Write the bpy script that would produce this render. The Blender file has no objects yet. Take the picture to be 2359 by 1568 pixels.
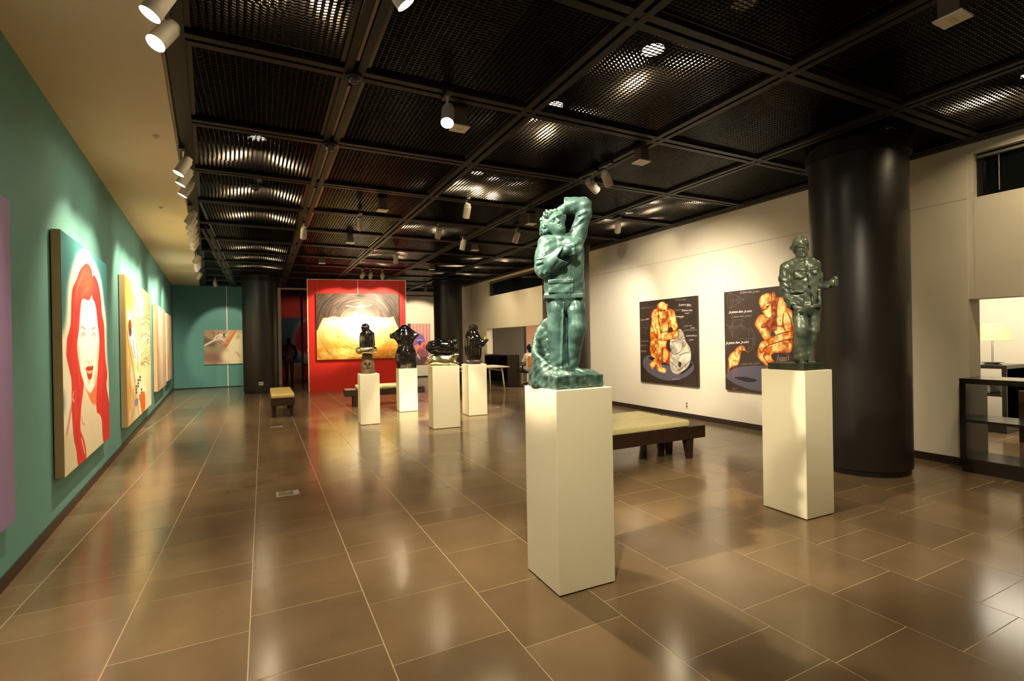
import bpy, bmesh, math, random
import numpy as np
from mathutils import Vector, Matrix

random.seed(7)
rng = np.random.default_rng(11)
scene = bpy.context.scene
COL = scene.collection

# ------------------------------------------------------------------ camera
cam_data = bpy.data.cameras.new('gallery_camera')
cam_data.sensor_fit = 'HORIZONTAL'
cam_data.sensor_width = 36.0
cam_data.lens = 36.0 * 1142.8 / 2359.0
cam_data.clip_start = 0.05
cam_data.clip_end = 200
cam = bpy.data.objects.new('gallery_camera', cam_data)
COL.objects.link(cam)
CAM = Vector((1.3214, 0.0, 1.5))
_yaw, _pit, _rol = 0.465358, -0.001636, -0.017512
_fw = Vector((math.sin(_yaw) * math.cos(_pit), math.cos(_yaw) * math.cos(_pit), math.sin(_pit)))
_rt = Vector((math.cos(_yaw), -math.sin(_yaw), 0))
_up = _rt.cross(_fw)
_r2 = _rt * math.cos(_rol) + _up * math.sin(_rol)
_u2 = -_rt * math.sin(_rol) + _up * math.cos(_rol)
cam.matrix_world = Matrix(((_r2.x, _u2.x, -_fw.x, CAM.x), (_r2.y, _u2.y, -_fw.y, CAM.y),
                           (_r2.z, _u2.z, -_fw.z, CAM.z), (0, 0, 0, 1)))
scene.camera = cam

# ------------------------------------------------------------------ world and exposure
world = bpy.data.worlds.new('night')
world.use_nodes = True
world.node_tree.nodes['Background'].inputs[0].default_value = (0.012, 0.013, 0.016, 1)
world.node_tree.nodes['Background'].inputs[1].default_value = 1.0
scene.world = world
vs = scene.view_settings
vs.view_transform = 'Standard'
vs.look = 'None'
vs.gamma = 1.0
vs.use_curve_mapping = False
vs.exposure = 1.4

WARM = (1.0, 0.80, 0.48)
SPOT = (1.0, 0.85, 0.59)

# ------------------------------------------------------------------ helpers
def lin(c):
    return tuple(((x / 255.0) / 12.92 if x / 255.0 <= 0.04045 else ((x / 255.0 + 0.055) / 1.055) ** 2.4) for x in c)

def add_light(kind, name, loc, power, color=WARM, aim=None, size=0.05, angle=60, blend=0.4, parent=None):
    d = bpy.data.lights.new(name, kind)
    d.energy = power
    d.color = color
    if kind == 'SPOT':
        d.spot_size = math.radians(angle)
        d.spot_blend = blend
        d.shadow_soft_size = size
    elif kind == 'AREA':
        if isinstance(size, tuple):
            d.shape = 'RECTANGLE'
            d.size, d.size_y = size
        else:
            d.size = size
    else:
        d.shadow_soft_size = size
    o = bpy.data.objects.new(name, d)
    COL.objects.link(o)
    o.location = loc
    if aim is not None:
        o.rotation_euler = (Vector(aim) - Vector(loc)).to_track_quat('-Z', 'Y').to_euler()
    if parent is not None:
        o.parent = parent
    return o

def tag(o, label=None, cat=None, group=None, kind=None):
    if label: o['label'] = label
    if cat: o['category'] = cat
    if group: o['group'] = group
    if kind: o['kind'] = kind
    return o

def empty(name, loc=(0, 0, 0), rz=0.0):
    o = bpy.data.objects.new(name, None)
    COL.objects.link(o)
    o.location = loc
    o.rotation_euler = (0, 0, rz)
    o.empty_display_size = 0.1
    return o

def link_mesh(name, me, mat, parent=None, smooth=False):
    if mat is not None and len(me.materials) == 0:
        me.materials.append(mat)
    if smooth:
        me.shade_smooth()
    o = bpy.data.objects.new(name, me)
    COL.objects.link(o)
    if parent is not None:
        o.parent = parent
    return o

class MB:
    """collects simple solids into one mesh"""
    def __init__(s):
        s.v = []; s.f = []
    def box(s, x0, x1, y0, y1, z0, z1):
        b = len(s.v)
        s.v += [(x0, y0, z0), (x1, y0, z0), (x1, y1, z0), (x0, y1, z0), (x0, y0, z1), (x1, y0, z1), (x1, y1, z1), (x0, y1, z1)]
        s.f += [tuple(b + i for i in q) for q in ((3, 2, 1, 0), (4, 5, 6, 7), (0, 1, 5, 4), (1, 2, 6, 5), (2, 3, 7, 6), (3, 0, 4, 7))]
        return s
    def prism(s, poly, z0, z1):
        """poly counter-clockwise seen from above"""
        b = len(s.v); n = len(poly)
        s.v += [(p[0], p[1], z0) for p in poly] + [(p[0], p[1], z1) for p in poly]
        s.f.append(tuple(b + n - 1 - i for i in range(n)))
        s.f.append(tuple(b + n + i for i in range(n)))
        for i in range(n):
            j = (i + 1) % n
            s.f.append((b + i, b + j, b + n + j, b + n + i))
        return s
    def hexa(s, pts):
        b = len(s.v); s.v += [tuple(p) for p in pts]
        s.f += [tuple(b + i for i in q) for q in ((3, 2, 1, 0), (4, 5, 6, 7), (0, 1, 5, 4), (1, 2, 6, 5), (2, 3, 7, 6), (3, 0, 4, 7))]
        return s
    def taper(s, c0, h0, c1, h1):
        """frustum between two centred rectangles c=(x,y,z), h=(hx,hy)"""
        p = []
        for c, h in ((c0, h0), (c1, h1)):
            p += [(c[0] - h[0], c[1] - h[1], c[2]), (c[0] + h[0], c[1] - h[1], c[2]), (c[0] + h[0], c[1] + h[1], c[2]), (c[0] - h[0], c[1] + h[1], c[2])]
        return s.hexa(p)
    def cyl(s, p0, p1, r0, r1=None, n=20, cap0=True, cap1=True):
        if r1 is None: r1 = r0
        p0 = Vector(p0); p1 = Vector(p1); d = (p1 - p0).normalized()
        a = d.orthogonal().normalized(); c = d.cross(a)
        b = len(s.v)
        for p, r in ((p0, r0), (p1, r1)):
            for i in range(n):
                t = 2 * math.pi * i / n
                q = p + (a * math.cos(t) + c * math.sin(t)) * r
                s.v.append(tuple(q))
        for i in range(n):
            j = (i + 1) % n
            s.f.append((b + i, b + j, b + n + j, b + n + i))
        if cap0: s.f.append(tuple(b + n - 1 - i for i in range(n)))
        if cap1: s.f.append(tuple(b + n + i for i in range(n)))
        return s
    def lathe(s, prof, c=(0, 0, 0), n=32):
        b = len(s.v); m = len(prof)
        for r, z in prof:
            for i in range(n):
                t = 2 * math.pi * i / n
                s.v.append((c[0] + r * math.cos(t), c[1] + r * math.sin(t), c[2] + z))
        for k in range(m - 1):
            for i in range(n):
                j = (i + 1) % n
                s.f.append((b + k * n + i, b + k * n + j, b + (k + 1) * n + j, b + (k + 1) * n + i))
        return s
    def tube(s, pts, r, n=8):
        for a, b in zip(pts[:-1], pts[1:]):
            s.cyl(a, b, r, r, n)
        return s
    def mesh(s, name):
        me = bpy.data.meshes.new(name)
        me.from_pydata(s.v, [], s.f)
        me.update()
        return me
    def build(s, name, mat, parent=None, smooth=False, bevel=0.0, seg=2):
        me = s.mesh(name)
        if bevel > 0:
            bm = bmesh.new(); bm.from_mesh(me)
            bmesh.ops.remove_doubles(bm, verts=bm.verts, dist=1e-5)
            bmesh.ops.bevel(bm, geom=list(bm.edges), offset=bevel, segments=seg, profile=0.6, affect='EDGES')
            bm.to_mesh(me); bm.free()
        return link_mesh(name, me, mat, parent, smooth)

def smooth_by_angle(o, ang=40):
    me = o.data
    me.shade_smooth()
    bm = bmesh.new(); bm.from_mesh(me)
    for e in bm.edges:
        if len(e.link_faces) == 2 and e.calc_face_angle(0) > math.radians(ang):
            e.smooth = False
    bm.to_mesh(me); bm.free()
    return o

# ------------------------------------------------------------------ materials
def mat(name, color, rough=0.5, metal=0.0, spec=0.5, noise=0.0, scale=8.0, col2=None, bump=0.0, bscale=40.0, coat=0.0, rvar=0.0):
    m = bpy.data.materials.new(name)
    m.use_nodes = True
    nt = m.node_tree; N = nt.nodes; L = nt.links
    b = N['Principled BSDF']
    b.inputs['Base Color'].default_value = (*color, 1)
    b.inputs['Roughness'].default_value = rough
    b.inputs['Metallic'].default_value = metal
    b.inputs['Specular IOR Level'].default_value = spec
    if coat: 
        b.inputs['Coat Weight'].default_value = coat
        b.inputs['Coat Roughness'].default_value = 0.03
    if noise or col2 or bump or rvar:
        tc = N.new('ShaderNodeTexCoord')
        nz = N.new('ShaderNodeTexNoise'); nz.inputs['Scale'].default_value = scale; nz.inputs['Detail'].default_value = 6
        L.new(tc.outputs['Object'], nz.inputs['Vector'])
        c2 = col2 if col2 else tuple(min(1, x * (1 - noise)) for x in color)
        mx = N.new('ShaderNodeMix'); mx.data_type = 'RGBA'
        mx.inputs[6].default_value = (*color, 1); mx.inputs[7].default_value = (*c2, 1)
        rp = N.new('ShaderNodeMapRange'); rp.inputs[1].default_value = 0.35; rp.inputs[2].default_value = 0.65
        L.new(nz.outputs['Fac'], rp.inputs[0]); L.new(rp.outputs[0], mx.inputs[0])
        L.new(mx.outputs[2], b.inputs['Base Color'])
        if rvar:
            rr = N.new('ShaderNodeMapRange'); rr.inputs[3].default_value = rough - rvar; rr.inputs[4].default_value = rough + rvar
            L.new(nz.outputs['Fac'], rr.inputs[0]); L.new(rr.outputs[0], b.inputs['Roughness'])
        if bump:
            n2 = N.new('ShaderNodeTexNoise'); n2.inputs['Scale'].default_value = bscale; n2.inputs['Detail'].default_value = 4
            L.new(tc.outputs['Object'], n2.inputs['Vector'])
            bp = N.new('ShaderNodeBump'); bp.inputs['Strength'].default_value = bump; bp.inputs['Distance'].default_value = 0.01
            L.new(n2.outputs['Fac'], bp.inputs['Height']); L.new(bp.outputs[0], b.inputs['Normal'])
    return m

def emit(name, color, strength):
    m = bpy.data.materials.new(name); m.use_nodes = True
    b = m.node_tree.nodes['Principled BSDF']
    b.inputs['Base Color'].default_value = (0.8, 0.8, 0.8, 1)
    b.inputs['Emission Color'].default_value = (*color, 1)
    b.inputs['Emission Strength'].default_value = strength
    return m

def tile_material():
    m = bpy.data.materials.new('stone_tile'); m.use_nodes = True
    nt = m.node_tree; N = nt.nodes; L = nt.links; b = N['Principled BSDF']
    geo = N.new('ShaderNodeNewGeometry'); oi = N.new('ShaderNodeObjectInfo')
    ad = N.new('ShaderNodeMath'); ad.operation = 'ADD'
    L.new(geo.outputs['Random Per Island'], ad.inputs[0]); L.new(oi.outputs['Random'], ad.inputs[1])
    fr = N.new('ShaderNodeMath'); fr.operation = 'FRACT'; L.new(ad.outputs[0], fr.inputs[0])
    mx = N.new('ShaderNodeMix'); mx.data_type = 'RGBA'
    mx.inputs[6].default_value = (0.146, 0.098, 0.053, 1); mx.inputs[7].default_value = (0.194, 0.130, 0.070, 1)
    L.new(fr.outputs[0], mx.inputs[0])
    tc = N.new('ShaderNodeTexCoord')
    n1 = N.new('ShaderNodeTexNoise'); n1.inputs['Scale'].default_value = 2.2; n1.inputs['Detail'].default_value = 5
    L.new(geo.outputs['Position'], n1.inputs['Vector'])
    n2 = N.new('ShaderNodeTexNoise'); n2.inputs['Scale'].default_value = 170; n2.inputs['Detail'].default_value = 2
    L.new(geo.outputs['Position'], n2.inputs['Vector'])
    r1 = N.new('ShaderNodeMapRange'); r1.inputs[3].default_value = 0.86; r1.inputs[4].default_value = 1.14; r1.inputs[1].default_value = .3; r1.inputs[2].default_value = .7
    L.new(n1.outputs['Fac'], r1.inputs[0])
    r2 = N.new('ShaderNodeMapRange'); r2.inputs[1].default_value = 0.62; r2.inputs[2].default_value = 0.8; r2.inputs[3].default_value = 1.0; r2.inputs[4].default_value = 1.5
    L.new(n2.outputs['Fac'], r2.inputs[0])
    ml = N.new('ShaderNodeMath'); ml.operation = 'MULTIPLY'; L.new(r1.outputs[0], ml.inputs[0]); L.new(r2.outputs[0], ml.inputs[1])
    vm = N.new('ShaderNodeVectorMath'); vm.operation = 'SCALE'
    L.new(mx.outputs[2], vm.inputs[0]); L.new(ml.outputs[0], vm.inputs['Scale'])
    L.new(vm.outputs[0], b.inputs['Base Color'])
    r3 = N.new('ShaderNodeMapRange'); r3.inputs[3].default_value = 0.13; r3.inputs[4].default_value = 0.21
    L.new(n1.outputs['Fac'], r3.inputs[0]); L.new(r3.outputs[0], b.inputs['Roughness'])
    bp = N.new('ShaderNodeBump'); bp.inputs['Strength'].default_value = 0.06; bp.inputs['Distance'].default_value = 0.002
    L.new(n2.outputs['Fac'], bp.inputs['Height']); L.new(bp.outputs[0], b.inputs['Normal'])
    b.inputs['Specular IOR Level'].default_value = 0.36
    return m

M = {}
M['tile'] = tile_material()
M['grout'] = mat('grout', lin((186, 166, 134)), 0.8)
M['teal'] = mat('teal_paint', lin((100, 154, 146)), 0.75, noise=0.04, scale=3, bump=0.03, bscale=250)
M['teal_panel'] = mat('teal_panel_paint', lin((80, 134, 130)), 0.7, noise=0.03, scale=3)
M['cream'] = mat('cream_plaster', lin((226, 208, 176)), 0.85, noise=0.03, scale=2)
M['white'] = mat('white_plaster', lin((236, 226, 206)), 0.8, noise=0.02, scale=2)
M['pedestal'] = mat('pedestal_white', lin((236, 229, 202)), 0.6, noise=0.02, scale=4)
M['red'] = mat('red_paint', lin((224, 34, 18)), 0.6, noise=0.05, scale=4)
M['black_col'] = mat('column_black', lin((31, 27, 24)), 0.36, spec=0.5, noise=0.05, scale=1.5)
M['base_dark'] = mat('baseboard_dark', lin((46, 36, 30)), 0.4)
M['ceil_frame'] = mat('ceiling_frame_brown', lin((22, 17, 14)), 0.5, spec=0.25)
M['ceil_mesh'] = mat('ceiling_mesh_metal', lin((52, 48, 45)), 0.24, metal=0.92)
M['plenum'] = mat('plenum_dark', lin((18, 15, 13)), 0.9)
M['duct'] = mat('duct_brown', lin((44, 36, 30)), 0.6)
M['spot_body'] = mat('spot_grey', lin((178, 170, 156)), 0.45)
M['black'] = mat('black_plastic', lin((22, 20, 19)), 0.4)
M['track'] = mat('track_metal', lin((120, 104, 92)), 0.4, metal=0.6)
M['plate'] = mat('plate_white', lin((226, 218, 200)), 0.5)
M['lens'] = emit('lamp_lens', (1.0, 0.9, 0.74), 34.0)
M['lens_soft'] = emit('lamp_lens_soft', (1.0, 0.88, 0.68), 9.0)
M['wood_dark'] = mat('dark_wood', lin((52, 34, 24)), 0.35, noise=0.3, scale=12)
M['cushion'] = mat('cream_leather', lin((224, 214, 160)), 0.42, noise=0.04, scale=8, bump=0.05, bscale=60)
M['cushion_tan'] = mat('tan_leather', lin((206, 178, 112)), 0.3, noise=0.05, scale=8)
M['trim_white'] = mat('trim_white', lin((222, 206, 188)), 0.5)
M['alu'] = mat('aluminium_rail', lin((190, 186, 176)), 0.35, metal=0.7)
M['black_lacquer'] = mat('black_lacquer', lin((30, 24, 21)), 0.2)
M['canvas_edge'] = mat('canvas_edge_tan', lin((188, 158, 116)), 0.8, noise=0.06, scale=10)
M['canvas_dark'] = mat('canvas_edge_dark', lin((60, 42, 36)), 0.7)
M['bronze'] = mat('green_bronze', lin((92, 126, 120)), 0.29, metal=0.2, spec=0.6, col2=lin((50, 80, 78)), scale=12, bump=0.10, bscale=90, rvar=0.08)
M['bronze_grey'] = mat('grey_green_bronze', lin((102, 110, 92)), 0.31, metal=0.25, spec=0.6, col2=lin((56, 72, 66)), scale=12, bump=0.12, bscale=90, rvar=0.08)
M['bronze_rock'] = mat('bronze_rock', lin((82, 112, 104)), 0.32, metal=0.25, col2=lin((38, 60, 56)), scale=24, bump=0.5, bscale=60, rvar=0.08)
M['gloss_black'] = mat('glazed_black', lin((16, 12, 11)), 0.10, spec=0.6, coat=0.6)
M['silver'] = mat('silver_leaf', lin((222, 212, 170)), 0.2, metal=1.0, bump=0.10, bscale=30)
M['gold'] = mat('gold_leaf', lin((236, 214, 110)), 0.22, metal=1.0)
M['stone_brown'] = mat('brown_stone', lin((108, 86, 60)), 0.7, noise=0.4, scale=9, bump=0.4, bscale=50)
M['clay'] = mat('brown_clay', lin((62, 40, 30)), 0.5, noise=0.2)
# ================================================================== THE SETTING
H = 3.56
YB = 20.30            # back wall
YF = -3.2             # wall behind the camera
XR = 8.303            # right wall face
def XL(y): return 0.178 - 0.0788 * y      # left wall face
def XS(y): return 1.062 - 0.0824 * y      # edge of the plaster soffit

def struct(o): return tag(o, kind='structure')

# ---------------- floor: grout bed with stone tiles
floor = struct(MB().box(-3.2, 13.2, YF - .2, 24.4, -0.12, -0.0009).build('floor', M['grout']))
W = 0.6; X0 = 0.035; G = 0.0024
known = {-1: [4.2, 4.83, 5.12], 0: [3.43, 3.75, 4.07, 4.38, 4.95, 5.87], 1: [2.95, 3.57, 3.87, 4.48, 5.1, 5.38, 6.0, 6.6],
         2: [2.5, 3.1, 3.7, 4.3, 4.6, 5.2], 3: [2.31, 2.91, 3.5, 3.8, 4.4, 5.05], 4: [2.14, 2.74, 3.34, 3.94, 4.24],
         5: [1.4, 1.7, 2.3, 2.9, 3.5], 6: [1.37, 1.87, 2.44, 3.04], 7: [1.14, 1.74, 2.33, 2.9, 3.47, 3.77],
         8: [1.3, 1.6, 1.9, 2.2, 2.8, 3.4, 3.94], 9: [1.77, 2.37], 10: [1.65, 2.25, 2.82], 11: [1.75, 2.35], 12: [1.7, 2.28, 2.56]}
tiles = []
for k in range(-5, 22):
    js = sorted(known.get(k, [1.2 + random.random() * .6]))
    lo = js[0]; seq = []
    while lo > -1.6:
        lo -= random.choice((.6, .6, .6, .3)); seq.append(lo)
    hi = js[-1]; up = []
    while hi < 24.3:
        hi += random.choice((.6, .6, .6, .3)); up.append(hi)
    ys = sorted(seq) + js + up
    x0 = X0 + W * k; x1 = x0 + W
    for a, b in zip(ys[:-1], ys[1:]):
        if x1 < XL((a + b) / 2) - .3 or (b > 21 and (x1 < 1.4 or x0 > 5)): continue
        if x0 > 8.6 and 7.2 < a < 9.0: continue
        if x0 > 12.6: continue
        tiles.append((x0, x1, a, b))
def screen_area(t):
    x0, x1, a, b = t; P = []
    for x, y in ((x0, a), (x1, a), (x1, b), (x0, b)):
        d = Vector((x, y, 0)) - CAM; z = d.dot(_fw)
        if z < 0.25: return 0.0
        P.append((1142.8 * d.dot(_r2) / z, -1142.8 * d.dot(_u2) / z))
    cx = sum(p[0] for p in P) / 4; cy = sum(p[1] for p in P) / 4
    if abs(cx) > 1300 or abs(cy) > 900: return 0.0
    return abs(sum(P[i][0] * P[(i + 1) % 4][1] - P[(i + 1) % 4][0] * P[i][1] for i in range(4))) / 2
order = sorted(range(len(tiles)), key=lambda i: -screen_area(tiles[i]))
single = set(order[:300])
tile_mesh = {}
rest = MB()
for i, (x0, x1, a, b) in enumerate(tiles):
    hl = (b - a) / 2 - G
    if i in single:
        key = round(hl, 3)
        if key not in tile_mesh:
            mb = MB().box(-W / 2 + G, W / 2 - G, -hl, hl, -0.02, 0.0)
            me = mb.mesh('tile'); me.materials.append(M['tile']); tile_mesh[key] = me
        o = bpy.data.objects.new('tile', tile_mesh[key]); COL.objects.link(o)
        o.parent = floor; o.location = ((x0 + x1) / 2, (a + b) / 2, 0)
        o.rotation_euler = (random.gauss(0, .0006), random.gauss(0, .0006), 0)
    else:
        rest.box(x0 + G, x1 - G, a + G, b - G, -0.02, 0.0)
tag(rest.build('tile_field', M['tile'], floor), kind='stuff')

# ---------------- left wall, soffit and baseboard
ya, yb = YF, YB + .1
wl = struct(MB().prism([(XL(ya) - .22, ya), (XL(ya), ya), (XL(yb), yb), (XL(yb) - .22, yb)], -0.1, 3.72).build('wall_left', M['teal']))
struct(MB().prism([(XL(ya) - .01, ya), (XL(ya) + .012, ya), (XL(YB) + .012, YB), (XL(YB) - .01, YB)], 0.001, 0.085).build('baseboard_left', M['base_dark']))

# ---------------- ceiling: dark deck, plaster soffit, beams, woven metal panels
ceiling = struct(MB().box(-3.0, 8.9, YF - .2, 21.2, 4.45, 4.6).build('ceiling', M['plenum']))
MB().prism([(XL(YF) - .02, YF), (XS(YF), YF), (XS(YB), YB), (XL(YB) - .02, YB)], H, H + .16).build('soffit', M['cream'], ceiling)
# soffit edge upstand closing the void
MB().prism([(XS(YF) - .03, YF), (XS(YF), YF), (XS(YB), YB), (XS(YB) - .03, YB)], H + .16, 4.45).build('upstand', M['plenum'], ceiling)
# dark margin following the soffit edge: a thin shadow channel and a flat edge bar
MB().prism([(XS(YF) + .004, YF), (XS(YF) + .022, YF), (XS(YB) + .022, YB), (XS(YB) + .004, YB)], H - .004, H + .06).build('edge_bar', M['track'], ceiling)
MB().prism([(XS(YF) + .022, YF), (XS(YF) + .045, YF), (XS(YB) + .045, YB), (XS(YB) + .022, YB)], H + .03, H + .06).build('shadow_channel', M['black'], ceiling)
MB().prism([(XS(YF) + .045, YF), (XS(YF) + .15, YF), (XS(YB) + .15, YB), (XS(YB) + .045, YB)], H, H + .07).build('edge_beam', M['ceil_frame'], ceiling)

PX, PY = 1.54, 1.46
GX = [1.98 + PX * i for i in range(-2, 5)]          # -1.10 ... 8.14
GY = [2.5 + PY * j for j in range(-4, 13)]
BW = 0.075
def y_cross(x): return (1.062 + .15 - x) / .0824      # depth where the soffit margin leaves a line x free
for i, x in enumerate(GX):
    ys = max(YF, y_cross(x - BW)) if x < XS(YF) + .2 else YF
    if ys > YB - .3: continue
    mb = MB()
    mb.box(x - BW, x - .018, ys, YB, H, H + .075).box(x + .018, x + BW, ys, YB, H, H + .075)
    mb.box(x - .018, x + .018, ys, YB, H + .045, H + .075)
    mb.build('beam', M['ceil_frame'], ceiling)
for j, y in enumerate(GY):
    xs = XS(y) + .13
    mb = MB()
    mb.box(xs, XR, y - BW, y - .016, H + .002, H + .073).box(xs, XR, y + .016, y + BW, H + .002, H + .073)
    mb.box(xs, XR, y - .016, y + .016, H + .04, H + .073)
    mb.build('cross_beam', M['ceil_frame'], ceiling)
MB().box(8.215, XR, YF, YB, H + .004, H + .07).build('edge_beam', M['ceil_frame'], ceiling)
# power tracks lying in the slots of the beams
for i, x in enumerate(GX):
    for j, y in enumerate(GY[:-1]):
        y0, y1 = y + .2, y + PY - .2
        if XS(y0) + .25 > x: continue
        if (i * 7 + j * 3) % 3 == 0: continue
        MB().box(x - .011, x + .011, y0, y1, H + .012, H + .044).build('power_track', M['track'], ceiling)

def panel_mesh(name, xl, x1, y0, y1):
    """woven panel: straight bars along the room, wavy bars across; xl(y) is its left edge"""
    mb = MB(); hh = 0.010; t = 0.0016
    fr = 0.035
    L0, L1 = xl(y0), xl(y1)
    z0, z1 = -0.004, 0.03
    mb.hexa([(L0, y0, z0), (x1, y0, z0), (x1, y0 + fr, z0), (xl(y0 + fr), y0 + fr, z0), (L0, y0, z1), (x1, y0, z1), (x1, y0 + fr, z1), (xl(y0 + fr), y0 + fr, z1)])
    mb.hexa([(xl(y1 - fr), y1 - fr, z0), (x1, y1 - fr, z0), (x1, y1, z0), (L1, y1, z0), (xl(y1 - fr), y1 - fr, z1), (x1, y1 - fr, z1), (x1, y1, z1), (L1, y1, z1)])
    mb.hexa([(L0, y0, z0), (L0 + fr, y0, z0), (L1 + fr, y1, z0), (L1, y1, z0), (L0, y0, z1), (L0 + fr, y0, z1), (L1 + fr, y1, z1), (L1, y1, z1)])
    mb.box(x1 - fr, x1, y0, y1, z0, z1)
    n = int((x1 - min(L0, L1)) / 0.042)
    for a in range(1, n + 1):
        x = x1 - fr - 0.042 * a + .02
        lo, hi = y0 + .01, y1 - .01
        if abs(L1 - L0) > 1e-6:
            yy = y0 + (x - .02 - L0) / (L1 - L0) * (y1 - y0)    # where the slanted edge reaches x
            lo = max(lo, yy) if L1 < L0 else lo
        if x < min(L0, L1) + .02 or hi - lo < .03: continue
        mb.box(x - t, x + t, lo, hi, 0.003, 0.003 + hh * .6)
    m = int((y1 - y0) / 0.031)
    for b in range(1, m + 1):
        y = y0 + 0.031 * b
        if y > y1 - fr: break
        xs = xl(y) + .01; k = max(2, int((x1 - xs) / 0.042)) * 2
        base = len(mb.v)
        for c in range(k + 1):
            x = xs + (x1 - .01 - xs) * c / k
            yy = y + (0.0045 if c % 2 else -0.0045)
            mb.v += [(x, yy - t, 0.004), (x, yy + t, 0.004), (x, yy + t, 0.004 + hh), (x, yy - t, 0.004 + hh)]
        for c in range(k):
            q = base + 4 * c
            for e in range(4):
                g = (e + 1) % 4
                mb.f.append((q + e, q + g, q + 4 + g, q + 4 + e))
    me = mb.mesh(name); me.materials.append(M['ceil_mesh'])
    return me
shared = panel_mesh('mesh_panel', lambda y: -PX / 2 + BW, PX / 2 - BW, -PY / 2 + BW, PY / 2 - BW)
for i in range(len(GX) - 1):
    for j in range(len(GY) - 1):
        xa, xb, ya_, yb_ = GX[i] + BW, GX[i + 1] - BW, GY[j] + BW, GY[j + 1] - BW
        zc = H + .03
        if XS(ya_) + .15 < xa:
            o = bpy.data.objects.new('mesh_panel', shared); COL.objects.link(o); o.parent = ceiling
            o.location = ((GX[i] + GX[i + 1]) / 2, (GY[j] + GY[j + 1]) / 2, zc)
        elif XS(yb_) + .15 < xb - .15:
            e0, e1 = max(xa, XS(ya_) + .15), max(xa, XS(yb_) + .15)
            if e0 > xb - .1: continue
            cx, cy = (GX[i] + GX[i + 1]) / 2, (GY[j] + GY[j + 1]) / 2
            fn = (lambda y, e0=e0, e1=e1, a=ya_, b=yb_, cx=cx, cy=cy: e0 - cx + (e1 - e0) * (y + cy - a) / (b - a))
            me = panel_mesh('mesh_panel', fn, xb - cx, ya_ - cy, yb_ - cy)
            o = bpy.data.objects.new('mesh_panel', me); COL.objects.link(o); o.parent = ceiling
            o.location = (cx, cy, zc)
# services in the void
for (x0, x1, y0, y1, z0, z1) in ((2.55, 3.15, 1.2, 16.0, 4.0, 4.35), (5.5, 6.2, -1.0, 15.0, 3.95, 4.35), (2.3, 6.4, 4.8, 5.3, 3.86, 3.98),
                                 (2.3, 3.4, 6.9, 7.4, 3.82, 3.95), (5.3, 6.4, 2.9, 3.3, 3.82, 3.93), (2.2, 3.3, 9.4, 9.9, 3.82, 3.95)):
    MB().box(x0, x1, y0, y1, z0, z1).build('duct', M['duct'], ceiling)
for x, y in ((.9, 4.3), (2.3, 3.0), (4.6, 7.3)):
    MB().cyl((x, y, 3.75), (x, y + 4.5, 3.75), .025, n=10).build('pipe', M['duct'], ceiling)

# ---------------- back wall: teal movable panels, glazed door, white end
wb = struct(empty('wall_back'))
MB().box(-1.75, .18, YB - .05, YB + .1, .03, 3.57).build('teal_panel', M['teal_panel'], wb)
MB().box(.21, 1.62, YB - .05, YB + .1, .03, 3.57).build('teal_panel', M['teal_panel'], wb)
MB().box(.18, .21, YB - .045, YB + .1, .03, 3.57).build('joint_rail', M['trim_white'], wb)
MB().box(-1.75, 1.62, YB - .03, YB + .1, 0, .03).build('shadow_gap', M['black'], wb)
MB().box(-1.75, 1.62, YB - .03, YB + .1, 3.57, 3.6).build('shadow_gap', M['black'], wb)
MB().box(-1.4, 1.7, YB - .07, YB + .1, 3.6, 3.64).build('head_trim', M['trim_white'], wb)
MB().box(-1.43, -1.405, YB - .06, YB, 0, 3.6).build('end_trim', M['black'], wb)
MB().box(-3.0, 8.9, YB + .1, YB + .2, 3.64, 4.6).build('upper_wall', M['plenum'], wb)
MB().box(1.62, 1.83, YB - .02, YB + .1, 0, 3.64).build('dark_pier', M['black_col'], wb)
MB().box(4.1, 8.9, YB - .02, YB + .1, 0.05, 3.64).build('white_panel', M['white'], wb)
MB().box(4.1, 8.9, YB - .01, YB + .1, 0.0, 0.05).build('shadow_gap', M['black'], wb)
# rail light line over the white end
MB().box(4.3, 8.2, YB - .06, YB - .02, 3.38, 3.42).build('picture_rail', M['base_dark'], wb)

glass = bpy.data.materials.new('door_glass'); glass.use_nodes = True
_b = glass.node_tree.nodes['Principled BSDF']
_b.inputs['Base Color'].default_value = (0.75, 0.75, 0.74, 1); _b.inputs['Roughness'].default_value = 0.02
_b.inputs['Transmission Weight'].default_value = 1.0; _b.inputs['IOR'].default_value = 1.12
M['glass'] = glass
d1 = struct(empty('door_1', (1.83, YB, 0)))
MB().box(0, .11, -.06, .08, 0, 3.6).build('door_frame', M['trim_white'], d1)
MB().box(.11, 2.3, -.06, .08, 3.52, 3.6).build('door_head', M['trim_white'], d1)
MB().box(.11, .78, .0, .012, .02, 3.5).build('pane', M['glass'], d1)
MB().box(.78, .86, -.02, .06, 0, 3.52).build('mullion', M['black'], d1)
MB().box(.86, 2.3, .0, .012, .02, 3.5).build('pane', M['glass'], d1)
MB().box(.11, 2.3, -.02, .04, 0, .02).build('sill', M['black'], d1)
# dim room behind the glazed door
MB().box(1.3, 5.2, 24.1, 24.3, 0, 3.7)
wr2 = struct(empty('wall_lobby'))
MB().box(1.3, 5.2, 24.1, 24.3, 0, 3.7).build('end_wall', M['red'], wr2)
MB().box(1.1, 1.3, YB + .1, 24.3, 0, 3.7).build('side_wall', M['plenum'], wr2)
MB().box(5.2, 5.4, YB + .1, 24.3, 0, 3.7).build('side_wall', M['plenum'], wr2)
MB().box(1.1, 5.4, YB + .1, 24.3, 3.7, 3.85).build('lid', M['plenum'], wr2)

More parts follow.
